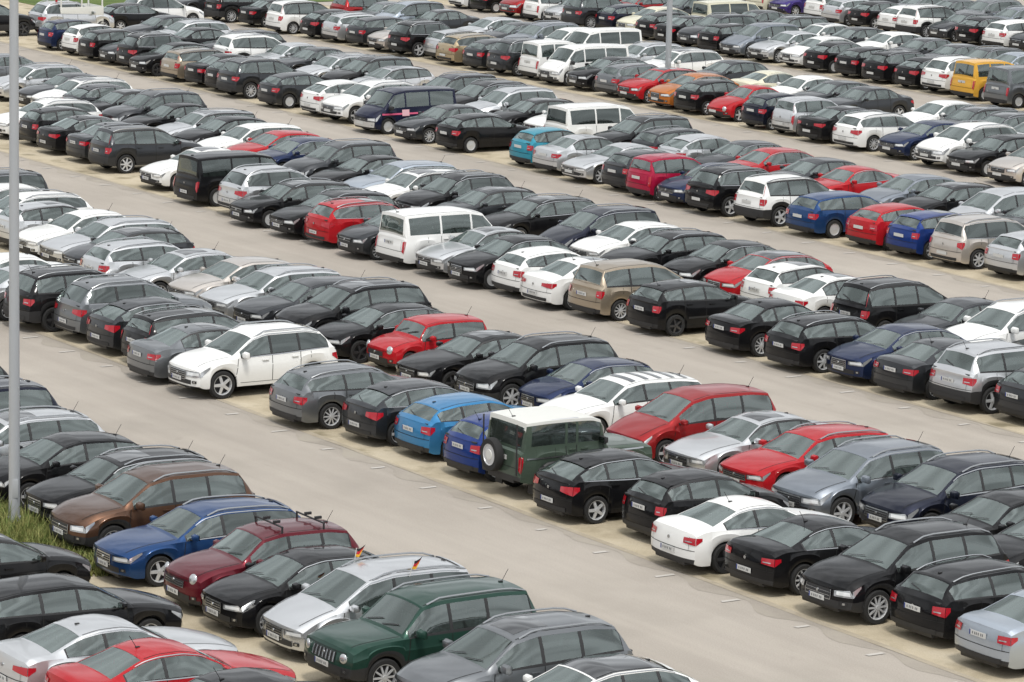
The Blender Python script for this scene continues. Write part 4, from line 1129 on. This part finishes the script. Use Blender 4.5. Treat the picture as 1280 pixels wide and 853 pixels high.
# spare wheel, ladder, arch flares, vents on the off roader
t = find('0F', 'landrover'); c, root = t['car'], t['root']
sw = bpy.data.objects.new('spare_wheel', wheel_meshes(c.R, 'steel', 0)[0]); link(sw, root)
sw.location = (-c.L/2 - .13, .18, .98); sw.rotation_euler = (0, 0, R(90))
sr = link(bpy.data.objects.new('rim', wheel_meshes(c.R, 'steel', 0)[1]), sw)
bm = bmesh.new()
q = bmesh.ops.create_cone(bm, cap_ends=True, segments=20, radius1=c.R*.34, radius2=c.R*.30, depth=.03)
bmesh.ops.rotate(bm, verts=bm.verts, cent=(0,0,0), matrix=Matrix.Rotation(R(-90), 3, 'X')); bmesh.ops.translate(bm, verts=bm.verts, vec=(0, .085, 0))
mesh_obj('rim_disc', bm, [M['white']], sw, 35)
for sd in (1, -1):
    bm = bmesh.new()
    add_box(bm, (-c.L/2 + .42, sd*(c.W/2 - .16), .36), (.03, .30, .42), 0)
    part('mud_flap', bm, [M['trim']], root)
    for xw in c.xw:
        bm = bmesh.new(); pts = []
        for k in range(13):
            a = math.pi * k / 12; pts.append((c.L/2 - xw + math.cos(a)*(c.R+.075), sd*(c.W/2+.01), c.R + math.sin(a)*(c.R+.075)))
        add_tube(bm, pts, .05, 6); part('wheel_arch', bm, [M['trim']], root)
bm = bmesh.new(); add_box(bm, (-.60, -.765, 1.845), (.75, .07, .09), 0, .02); part('roof_vent', bm, [M['alloy']], root)
bm = bmesh.new()
for y in (-.74, .74): add_tube(bm, [(-c.L/2-.03, y, .62), (-c.L/2-.03, y, 1.84)], .02, 6)
part('rear_frame', bm, [M['trim']], root)
# flat grey stripes across the white estate's roof
t = find('0B', 'wagon', 'wht'); t = [q for q in ITEMS if q['row'] == '0B' and q['typ'] == 'wagon' and q['col'] == 'wht'][-1]
c = t['car']
for k in range(5):
    s = c.rf + .22 + k * .40; bm = bmesh.new()
    c.patch(bm, lambda a, b: c.top_pt(s + .13*b, -.80 + 1.6*a), 8, 1, .012)
    part('roof_stripe', bm, [PM['gry']], t['root'])
# roof carriers on the maroon hatchback
t = find('-1B', 'retro'); c = t['car']
for f in (.22, .72):
    s = c.rf + (c.rr - c.rf) * f; bm = bmesh.new(); pts = []
    for k in range(7):
        y = -.62 + 1.24 * k / 6; pts.append(Vector((c.L/2 - s, y, c.top(s) + .085)))
    add_tube(bm, pts, .02, 6)
    for y in (-.60, .60):
        add_tube(bm, [(c.L/2 - s, y, c.top(s) - .06), (c.L/2 - s, y, c.top(s) + .09)], .022, 6)
    for y in (-.2, .25): add_box(bm, (c.L/2 - s - .05, y, c.top(s) + .13), (.16, .05, .06), 0, .01)
    part('roof_bar', bm, [M['trim']], t['root'])
# police style stripe on the navy van
t = find('2F', 'van'); c = t['car']
stripe = simple('stripe_pink', (.62, .10, .20), .4)
for sd in (1, -1):
    bm = bmesh.new()
    c.patch(bm, lambda a, b: c.side_pt(.45 + (c.L - .7) * a, .80 + .07 * b, sd), 24, 1, .012)
    part('side_stripe', bm, [stripe], t['root'])
    bm = bmesh.new()
    c.patch(bm, lambda a, b: c.side_pt(1.45 + .34 * a, .74 + .26 * b, sd), 4, 4, .016)
    part('door_badge', bm, [simple('badge_pale', (.75, .45, .5), .4)], t['root'])
bm = bmesh.new()
c.patch(bm, lambda a, b: c.cap_pt(0, -.95 + 1.9*a, c.low(0) + .02 + .22*b), 10, 1, .02)
part('front_bumper', bm, [PM['sil']], t['root'])
# vertical chrome slats on the boxy SUV
t = find('-1B', 'jeep'); c = t['car']; bm = bmesh.new()
for k in range(7):
    y = -.42 + .14 * k; c.patch(bm, lambda a, b: c.cap_pt(0, y - .025 + .05*b, c.fb(0) - .21 + .18*a), 2, 1, .02)
part('grille_bar', bm, [M['chrome']], t['root'])

# ---------------------------------------------------------------- little flags clipped to the silver people carrier
t = find('-1B', 'mpv', 'sil'); c = t['car']; Mx = Matrix.Translation(t['root'].location) @ Matrix.Rotation(t['root'].rotation_euler.z, 4, 'Z')
FL = [simple('flag_black', (.012,.012,.012), .8), simple('flag_red', (.55,.02,.03), .8), simple('flag_gold', (.80,.42,.03), .8)]
for k, (s, sd, txt) in enumerate(((c.win[1] - .1, -1, 'small black red gold flag clipped to the far side of the silver people carrier'),
                                 (c.win[1] + .35, 1, 'small black red gold flag clipped above the near windows of silver people carrier'))):
    base = Mx @ (c.glass_pt(s, .88, sd) + Vector((0, sd*.03, 0)))
    e = bpy.data.objects.new('car_flag', None); COL.objects.link(e); e.location = base
    e.rotation_euler = (0, 0, t['root'].rotation_euler.z)
    e['label'] = txt; e['category'] = 'flag'; e['group'] = 'flags on the silver people carrier'
    bm = bmesh.new(); add_tube(bm, [(0, 0, 0), (-.06, sd*.02, .33)], .007, 5); part('stick', bm, [M['white']], e)
    bm = bmesh.new(); nx, nz = 8, 6; V = {}
    for i in range(nx+1):
        for j in range(nz+1):
            x = i / nx * .22; V[i, j] = bm.verts.new((-.03 - .05*j/nz - x*.8, .02*sd + .03*math.sin(x*22 + j*.4), .16 + .16*j/nz + x*.35 - .05*math.sin(x*14)))
    for i in range(nx):
        for j in range(nz):
            f = bm.faces.new((V[i,j], V[i+1,j], V[i+1,j+1], V[i,j+1])); f.material_index = 2 - j // 2
    o = part('cloth', bm, FL, e, 60)

# ---------------------------------------------------------------- the ground
def ground_mat(name, cols, scale, rough=.9, stretch=None, stain=None, streak=False):
    m, nt, b = new_mat(name); N, L = nt.nodes, nt.links
    geo = N.new('ShaderNodeNewGeometry')
    rot = N.new('ShaderNodeVectorRotate'); rot.rotation_type = 'Z_AXIS'; rot.inputs['Angle'].default_value = ALPHA
    L.new(geo.outputs['Position'], rot.inputs['Vector'])
    src = rot.outputs[0]
    n1 = N.new('ShaderNodeTexNoise'); n1.inputs['Scale'].default_value = scale; n1.inputs['Detail'].default_value = 8; n1.inputs['Roughness'].default_value = .62
    mp = N.new('ShaderNodeMapping'); mp.inputs['Scale'].default_value = stretch or (1, 1, 1)
    L.new(src, mp.inputs[0]); L.new(mp.outputs[0], n1.inputs['Vector'])
    cr = N.new('ShaderNodeValToRGB'); e = cr.color_ramp.elements
    e[0].position, e[0].color = .30, (*cols[0], 1); e[1].position, e[1].color = .72, (*cols[-1], 1)
    for i, c in enumerate(cols[1:-1]):
        k = e.new(.30 + .42 * (i+1) / (len(cols)-1)); k.color = (*c, 1)
    L.new(n1.outputs['Fac'], cr.inputs[0])
    n2 = N.new('ShaderNodeTexNoise'); n2.inputs['Scale'].default_value = 30; n2.inputs['Detail'].default_value = 6; n2.inputs['Roughness'].default_value = .7
    L.new(src, n2.inputs['Vector'])
    mr = N.new('ShaderNodeMapRange'); mr.inputs[1].default_value = .3; mr.inputs[2].default_value = .7; mr.inputs[3].default_value = .84; mr.inputs[4].default_value = 1.12
    L.new(n2.outputs['Fac'], mr.inputs[0])
    mul = N.new('ShaderNodeMixRGB'); mul.blend_type = 'MULTIPLY'; mul.inputs[0].default_value = 1
    L.new(cr.outputs[0], mul.inputs[1]); L.new(mr.outputs[0], mul.inputs[2])
    out = mul.outputs[0]
    if streak:                                    # wheel tracks along the lanes
        n5 = N.new('ShaderNodeTexNoise'); n5.inputs['Scale'].default_value = 1; n5.inputs['Detail'].default_value = 5; n5.inputs['Roughness'].default_value = .6
        mp5 = N.new('ShaderNodeMapping'); mp5.inputs['Scale'].default_value = (.035, 1.5, 1); L.new(src, mp5.inputs[0]); L.new(mp5.outputs[0], n5.inputs['Vector'])
        m5 = N.new('ShaderNodeMapRange'); m5.inputs[1].default_value = .35; m5.inputs[2].default_value = .68; m5.inputs[3].default_value = .93; m5.inputs[4].default_value = 1.03
        L.new(n5.outputs['Fac'], m5.inputs[0])
        k5 = N.new('ShaderNodeMixRGB'); k5.blend_type = 'MULTIPLY'; k5.inputs[0].default_value = 1; L.new(out, k5.inputs[1]); L.new(m5.outputs[0], k5.inputs[2]); out = k5.outputs[0]
        vo = N.new('ShaderNodeTexNoise'); vo.inputs['Scale'].default_value = 1.1; vo.inputs['Detail'].default_value = 3; L.new(src, vo.inputs['Vector'])
        v5 = N.new('ShaderNodeMapRange'); v5.inputs[1].default_value = .68; v5.inputs[2].default_value = .76; v5.inputs[3].default_value = 1; v5.inputs[4].default_value = .87
        L.new(vo.outputs['Fac'], v5.inputs[0])
        k6 = N.new('ShaderNodeMixRGB'); k6.blend_type = 'MULTIPLY'; k6.inputs[0].default_value = 1; L.new(out, k6.inputs[1]); L.new(v5.outputs[0], k6.inputs[2]); out = k6.outputs[0]
    if stain:
        n3 = N.new('ShaderNodeTexNoise'); n3.inputs['Scale'].default_value = stain[1]; n3.inputs['Detail'].default_value = 4
        L.new(src, n3.inputs['Vector'])
        s = N.new('ShaderNodeMapRange'); s.inputs[1].default_value = stain[2]; s.inputs[2].default_value = stain[3]; s.inputs[3].default_value = 0; s.inputs[4].default_value = stain[4]
        L.new(n3.outputs['Fac'], s.inputs[0])
        mx = N.new('ShaderNodeMixRGB'); mx.inputs[2].default_value = (*stain[0], 1)
        L.new(s.outputs[0], mx.inputs[0]); L.new(out, mx.inputs[1]); out = mx.outputs[0]
    L.new(out, b.inputs['Base Color']); b.inputs['Roughness'].default_value = rough; b.inputs['Specular IOR Level'].default_value = .25
    bp = N.new('ShaderNodeBump'); bp.inputs['Strength'].default_value = .10; bp.inputs['Distance'].default_value = .01
    n4 = N.new('ShaderNodeTexNoise'); n4.inputs['Scale'].default_value = 45; n4.inputs['Detail'].default_value = 3
    L.new(src, n4.inputs['Vector']); L.new(n4.outputs['Fac'], bp.inputs['Height']); L.new(bp.outputs[0], b.inputs['Normal'])
    return m
A_ = GROUND
asphalt = ground_mat('asphalt_old', A_['asphalt'], .16, .92, (.55, 1.3, 1), ((.27,.245,.21), .35, .52, .78, .5), True)
edge_as = ground_mat('asphalt_edge', A_['edge'], .45, .92, (1, 1, 1), ((.36,.325,.27), .9, .46, .62, .8))
sand = ground_mat('gravel_sand', A_['sand'], .55, .95, (1, 1, 1), ((.13,.11,.06), .9, .54, .72, .7))
kerbm = ground_mat('kerb_strip', [(.34,.29,.215), (.44,.385,.30)], 1.5, .9)
def sheet(name, pts, z, mat, kind='structure'):
    bm = bmesh.new(); f = bm.faces.new([bm.verts.new((p.x, p.y, z)) for p in pts])
    if f.normal.z < 0: f.normal_flip()
    me = bpy.data.meshes.new(name); bm.to_mesh(me); bm.free(); me.materials.append(mat)
    o = link(bpy.data.objects.new(name, me))
    if kind: o['kind'] = kind
    return o
cx = W(-120, 80)
sheet('ground', [cx + Vector((x, y, 0)) for x, y in ((-900, -900), (900, -900), (900, 900), (-900, 900))], 0, asphalt)
line_white = simple('line_paint', (.51,.48,.435), .7)
U0, U1 = -330, 40
for n in range(-1, 6):
    m_, b_ = ROW_LINES[n]
    def E(u, dv): return W(u, m_ * u + b_ + dv)
    sheet('parking_strip', [E(U0, .55), E(U1, .55), E(U1, 10.1), E(U0, 10.1)], .004, sand)
    # kerb flush with the ground along both edges, wavering a little as gravel creeps over it
    for dv in (.42, 10.1):
        bm = bmesh.new(); prev = None; rr = rng('kerb', n, dv)
        for k in range(int((U1-U0)/1.25)+1):
            u = U0 + k*1.25; w0, w1 = dv + rr.uniform(-.02,.02), dv + .15 + rr.uniform(-.03,.05)
            cur = [bm.verts.new((*E(u, w)[:2], .008)) for w in (w0, w1)]
            if prev: bm.faces.new((prev[0], cur[0], cur[1], prev[1]))
            prev = cur
        o = mesh_obj('kerb_strip', bm, [kerbm]); o['kind'] = 'structure'
    # a ragged band of darker, undriven asphalt along the stall ends
    bm = bmesh.new(); prev = None; rr = rng('band', n)
    for k in range(int((U1-U0)/.25)+1):
        u = U0 + k*.25
        ph = (u - TICK0.get(n, 0)) / 2.5 % 1.0
        w = .16 + .42 * (.5 - .5*math.cos(2*math.pi*ph)) * (.8 + .3*math.sin(u*.37)) + rr.uniform(-.03, .03)
        cur = [bm.verts.new((*E(u, q)[:2], .004)) for q in (.42, .42 - w)]
        if prev: bm.faces.new((prev[0], cur[0], cur[1], prev[1]))
        prev = cur
    o = mesh_obj('asphalt_edge', bm, [edge_as]); o['kind'] = 'structure'
    # worn stall ticks
    bm = bmesh.new(); rr = rng('ticks', n)
    k0 = TICK0.get(n, 0)
    for k in range(-110, 20):
        u = k0 + 2.5 * k
        if not U0 < u < U1: continue
        a, b = -.26 + rr.uniform(-.08, .05), .14 + rr.uniform(-.08, .08)
        pts = [E(u - .06, a), E(u + .06, a + rr.uniform(-.05,.05)), E(u + .06, b), E(u - .06, b + rr.uniform(-.05,.05))]
        bm.faces.new([bm.verts.new((p.x, p.y, .013)) for p in pts])
    o = mesh_obj('road_marking', bm, [line_white]); o['kind'] = 'structure'

# ---------------------------------------------------------------- lamp posts
def lamp_post(u, v, h, r, label, zl):
    e = bpy.data.objects.new('lamp_post', None); COL.objects.link(e); e.location = W(u, v)
    bm = bmesh.new(); add_box(bm, (0,0,.03), (.46,.46,.05), 0, .012)
    for x in (-.18,.18):
        for y in (-.18,.18): add_tube(bm, [(x,y,.05),(x,y,.10)], .02, 6)
    part('base_plate', bm, [M['steel']], e)
    e['label'] = label; e['category'] = 'lamp post'; e['group'] = 'tall grey lamp posts'
    bm = bmesh.new(); add_tube(bm, [(0,0,0), (0,0,h)], r, 24, 0, r * .62); part('pole', bm, [M['steel']], e)
    bm = bmesh.new(); add_tube(bm, [(0,0,0), (0,0,.35)], r * 1.14, 24); part('base_collar', bm, [M['steel']], e)
    bm = bmesh.new(); add_box(bm, (r*.72*.4, -r*.93, 1.0), (.13, .03, .42), 0, .006); part('service_hatch', bm, [M['steel']], e)
    bm = bmesh.new(); add_box(bm, (0, 0, h + .05), (1.7, .35, .16), 0, .04); part('lamp_head', bm, [M['trim']], e)
lamp_post(*POLES[0], 19.5, .128, 'tall grey lamp post rising from the grass patch at the left edge', 0)
lamp_post(*POLES[1], 19.5, .142, 'tall grey lamp post behind the orange hatchback and red hatchback', 0)

# ---------------------------------------------------------------- grass round the near post
gm, nt, b = new_mat('grass_blades'); N, L = nt.nodes, nt.links
oi = N.new('ShaderNodeTexCoord'); no = N.new('ShaderNodeTexNoise'); no.inputs['Scale'].default_value = 6
L.new(oi.outputs['Object'], no.inputs['Vector'])
cr = N.new('ShaderNodeValToRGB'); cr.color_ramp.elements[0].position = .35; cr.color_ramp.elements[0].color = (.12,.17,.035,1)
cr.color_ramp.elements[1].position = .7; cr.color_ramp.elements[1].color = (.34,.32,.11,1)
L.new(no.outputs['Fac'], cr.inputs[0]); L.new(cr.outputs[0], b.inputs['Base Color']); b.inputs['Roughness'].default_value = .7
u0, v0 = POLES[0]
def grass_patch(uc, vc, ru, rv, n, hmax, seed):
    bm = bmesh.new(); rr = rng('grass', seed)
    for k in range(n):
        a = rr.random() * 2 * math.pi; q = math.sqrt(rr.random())
        p = W(uc + ru*q*math.cos(a), vc + rv*q*math.sin(a)); h = hmax * rr.uniform(.3, 1) * (1.1 - .6*q)
        d = Vector((rr.uniform(-1,1), rr.uniform(-1,1), 0)) * h * .5; w = Vector((rr.uniform(-1,1), rr.uniform(-1,1), 0)).normalized() * .012
        v = [bm.verts.new(p + x) for x in (-w, w, d*.4 + w*.7 + Vector((0,0,h*.6)), d*.4 - w*.7 + Vector((0,0,h*.6)), d + Vector((0,0,h)))]
        bm.faces.new(v[:4]); bm.faces.new((v[3], v[2], v[4]))
    me = bpy.data.meshes.new('grass'); bm.to_mesh(me); bm.free(); me.materials.append(gm)
    o = link(bpy.data.objects.new('grass', me)); o['kind'] = 'stuff'
    o['label'] = 'rough green grass growing round the foot of the near lamp post'; o['category'] = 'grass'
    return o
soil = ground_mat('soil', [(.07,.085,.03), (.13,.13,.05)], 1.2)
pts = [W(u0 + .6 + (4.2 + .5*math.sin(k*2.1))*math.cos(k*math.pi/12), v0 + (.95 + .15*math.sin(k*1.7))*math.sin(k*math.pi/12)) for k in range(24)]
sheet('soil', pts, .016, soil)
grass_patch(u0 + .4, v0 - .1, 4.4, 1.1, 15000, .45, 1)
grass_patch(u0 + .1, v0 - .2, 3.2, .9, 900, .9, 2)
# verge and bushes beyond the far left end of the rows
verge = ground_mat('verge', [(.06,.10,.025), (.10,.14,.035), (.14,.17,.05)], .6)
sheet('verge', [W(u, v) for u, v in VERGE], .02, verge)
lm, nt, b = new_mat('bush_leaf'); b.inputs['Base Color'].default_value = (.06,.11,.02,1); b.inputs['Roughness'].default_value = .6
for k, (u, v, r_, txt) in enumerate(BUSHES):
    e = bpy.data.objects.new('bush', None); COL.objects.link(e); e.location = W(u, v)
    e['label'] = txt; e['category'] = 'bush'; e['group'] = 'bushes on the far verge'
    bm = bmesh.new(); rr = rng('bush', k)
    for q in range(1500):
        d = Vector((rr.gauss(0,1), rr.gauss(0,1), rr.gauss(0,1))).normalized() * r_ * rr.uniform(.55, 1.05)
        p = Vector((d.x, d.y, abs(d.z)*.9 + .25)); a = Vector((rr.gauss(0,1), rr.gauss(0,1), rr.gauss(0,1))).normalized()*.09; c_ = a.orthogonal().normalized()*.06
        bm.faces.new([bm.verts.new(p + x) for x in (-a, c_, a, -c_)])
    part('crown', bm, [lm], e, None)
    bm = bmesh.new()
    for q in range(4): add_tube(bm, [(0,0,0), (rr.uniform(-.3,.3), rr.uniform(-.3,.3), r_*.8)], .04, 5, 0, .015)
    part('stem', bm, [simple('bark', (.10,.07,.05), .9)], e)

# ---------------------------------------------------------------- white trailer with stakes at the far left
e = bpy.data.objects.new('flatbed_trailer', None); COL.objects.link(e); e.location = W(*TRAILER); e.rotation_euler = (0, 0, HEAD_R)
e['label'] = 'white box trailer with tall white stakes beside the silver SUV'; e['category'] = 'trailer'
bm = bmesh.new(); add_box(bm, (0,0,.62), (2.4,1.7,.10), 0, .01); part('bed', bm, [M['white']], e)
for (x, y, sx, sy) in ((0,.84,2.4,.03), (0,-.84,2.4,.03), (1.19,0,.03,1.64), (-1.19,0,.03,1.64)):
    bm = bmesh.new(); add_box(bm, (x, y, 1.06), (sx, sy, .78), 0, .006); part('side_board', bm, [M['white']], e)
for x in (-1.15, 0, 1.15):
    for y in (-.80, .80):
        bm = bmesh.new(); add_tube(bm, [(x, y, .67), (x, y, 2.75)], .045, 6); part('stake', bm, [M['white']], e)
bm = bmesh.new(); add_tube(bm, [(-1.24, -.45, .7), (-1.24, -.45, 2.6)], .06, 6); part('red_post', bm, [M['red']], e)
for x in (-.35, .35):
    for sd in (1, -1):
        w_ = link(bpy.data.objects.new('wheel', wheel_meshes(.30, 'steel', 1)[0]), e); w_.location = (x, sd*.72, .30); w_.rotation_euler = (0, 0, 0 if sd == 1 else math.pi)
bm = bmesh.new(); add_tube(bm, [(1.2, .3, .55), (2.2, 0, .50)], .04, 6); add_tube(bm, [(1.2, -.3, .55), (2.2, 0, .50)], .04, 6); part('drawbar', bm, [M['trim']], e)

# ---------------------------------------------------------------- light
w = bpy.data.worlds.new('World'); SC.world = w; w.use_nodes = True
nt = w.node_tree; bg = nt.nodes['Background']
sky = nt.nodes.new('ShaderNodeTexSky'); sky.sky_type = 'NISHITA'; sky.sun_disc = False
SUN_EL, SUN_AZ = R(LIGHT['el']), R(LIGHT['az'])        # azimuth measured from +Y towards +X
sky.sun_elevation = SUN_EL; sky.sun_rotation = SUN_AZ; sky.dust_density = 3.0; sky.air_density = 1.0; sky.ozone_density = 1.0
hs = nt.nodes.new('ShaderNodeHueSaturation'); hs.inputs['Saturation'].default_value = LIGHT['sat']
nt.links.new(sky.outputs[0], hs.inputs['Color'])
# a broken layer of pale cloud over it, brighter towards the zenith
tc = nt.nodes.new('ShaderNodeTexCoord'); mpn = nt.nodes.new('ShaderNodeMapping'); mpn.inputs['Scale'].default_value = (1, 1, 2.2)
nt.links.new(tc.outputs['Generated'], mpn.inputs[0])
cn_ = nt.nodes.new('ShaderNodeTexNoise'); cn_.inputs['Scale'].default_value = 4; cn_.inputs['Detail'].default_value = 1.5; cn_.inputs['Roughness'].default_value = .55
nt.links.new(mpn.outputs[0], cn_.inputs['Vector'])
cm = nt.nodes.new('ShaderNodeMapRange'); cm.inputs[1].default_value = .36; cm.inputs[2].default_value = .62; cm.inputs[3].default_value = LIGHT['c0']; cm.inputs[4].default_value = LIGHT['c1']
nt.links.new(cn_.outputs['Fac'], cm.inputs[0])
sx = nt.nodes.new('ShaderNodeSeparateXYZ'); nt.links.new(tc.outputs['Generated'], sx.inputs[0])
zg = nt.nodes.new('ShaderNodeMapRange'); zg.inputs[1].default_value = 0; zg.inputs[2].default_value = 1; zg.inputs[3].default_value = LIGHT['hz']; zg.inputs[4].default_value = 1.15
nt.links.new(sx.outputs['Z'], zg.inputs[0])
cc_ = nt.nodes.new('ShaderNodeMath'); cc_.operation = 'MULTIPLY'; nt.links.new(cm.outputs[0], cc_.inputs[0]); nt.links.new(zg.outputs[0], cc_.inputs[1])
# the cloud glows round the veiled sun
sdv = (math.sin(SUN_AZ)*math.cos(SUN_EL), math.cos(SUN_AZ)*math.cos(SUN_EL), math.sin(SUN_EL))
dt = nt.nodes.new('ShaderNodeVectorMath'); dt.operation = 'DOT_PRODUCT'; dt.inputs[1].default_value = sdv
nt.links.new(tc.outputs['Generated'], dt.inputs[0])
pw = nt.nodes.new('ShaderNodeMath'); pw.operation = 'POWER'; mxm = nt.nodes.new('ShaderNodeMath'); mxm.operation = 'MAXIMUM'; mxm.inputs[1].default_value = 0
nt.links.new(dt.outputs['Value'], mxm.inputs[0]); nt.links.new(mxm.outputs[0], pw.inputs[0]); pw.inputs[1].default_value = 3
gl_ = nt.nodes.new('ShaderNodeMath'); gl_.operation = 'MULTIPLY_ADD'; gl_.inputs[1].default_value = LIGHT['glow']; gl_.inputs[2].default_value = 1
nt.links.new(pw.outputs[0], gl_.inputs[0])
c2_ = nt.nodes.new('ShaderNodeMath'); c2_.operation = 'MULTIPLY'; nt.links.new(cc_.outputs[0], c2_.inputs[0]); nt.links.new(gl_.outputs[0], c2_.inputs[1]); cc_ = c2_
cl = nt.nodes.new('ShaderNodeMixRGB'); cl.blend_type = 'MULTIPLY'; cl.inputs[0].default_value = 1; cl.inputs[1].default_value = (.97, 1, 1.03, 1); nt.links.new(cc_.outputs[0], cl.inputs[2])
mxs = nt.nodes.new('ShaderNodeMixRGB'); mxs.inputs[0].default_value = LIGHT['cloud']
nt.links.new(hs.outputs[0], mxs.inputs[1]); nt.links.new(cl.outputs[0], mxs.inputs[2])
nt.links.new(mxs.outputs[0], bg.inputs['Color']); bg.inputs['Strength'].default_value = LIGHT['sky']
sd = bpy.data.lights.new('sun', 'SUN'); sd.energy = LIGHT['sun']; sd.angle = R(LIGHT['ang']); sd.color = (1, .96, .90)
so = bpy.data.objects.new('sun', sd); COL.objects.link(so)
d = Vector((math.sin(SUN_AZ)*math.cos(SUN_EL), math.cos(SUN_AZ)*math.cos(SUN_EL), math.sin(SUN_EL)))
so.rotation_euler = (-d).to_track_quat('-Z', 'Y').to_euler()

# ---------------------------------------------------------------- camera
th, roll = R(9.972428617574307), R(1.2395804941441735)
r0, u0_, f0 = Vector((1,0,0)), Vector((0, math.sin(th), math.cos(th))), Vector((0, math.cos(th), -math.sin(th)))
rr_ = r0*math.cos(roll) + u0_*math.sin(roll); uu_ = -r0*math.sin(roll) + u0_*math.cos(roll)
cam = bpy.data.cameras.new('camera'); cam.sensor_width = 36; cam.lens = 36 * 4875.5706 / 1280; cam.clip_start = 1; cam.clip_end = 3000
co = bpy.data.objects.new('camera', cam); COL.objects.link(co); SC.camera = co
mt = Matrix((rr_, uu_, -f0)).transposed().to_4x4(); mt.translation = Vector((0, 0, 19.4466)); co.matrix_world = mt

SC.view_settings.view_transform = 'Standard'; SC.view_settings.look = 'None'; SC.view_settings.gamma = 1
SC.view_settings.exposure = LIGHT['exp']; SC.view_settings.use_curve_mapping = False
SC.cycles.max_bounces = 6; SC.cycles.diffuse_bounces = 1; SC.cycles.glossy_bounces = 3
SC.cycles.use_adaptive_sampling = True; SC.cycles.adaptive_threshold = .02
SC.cycles.use_denoising = True
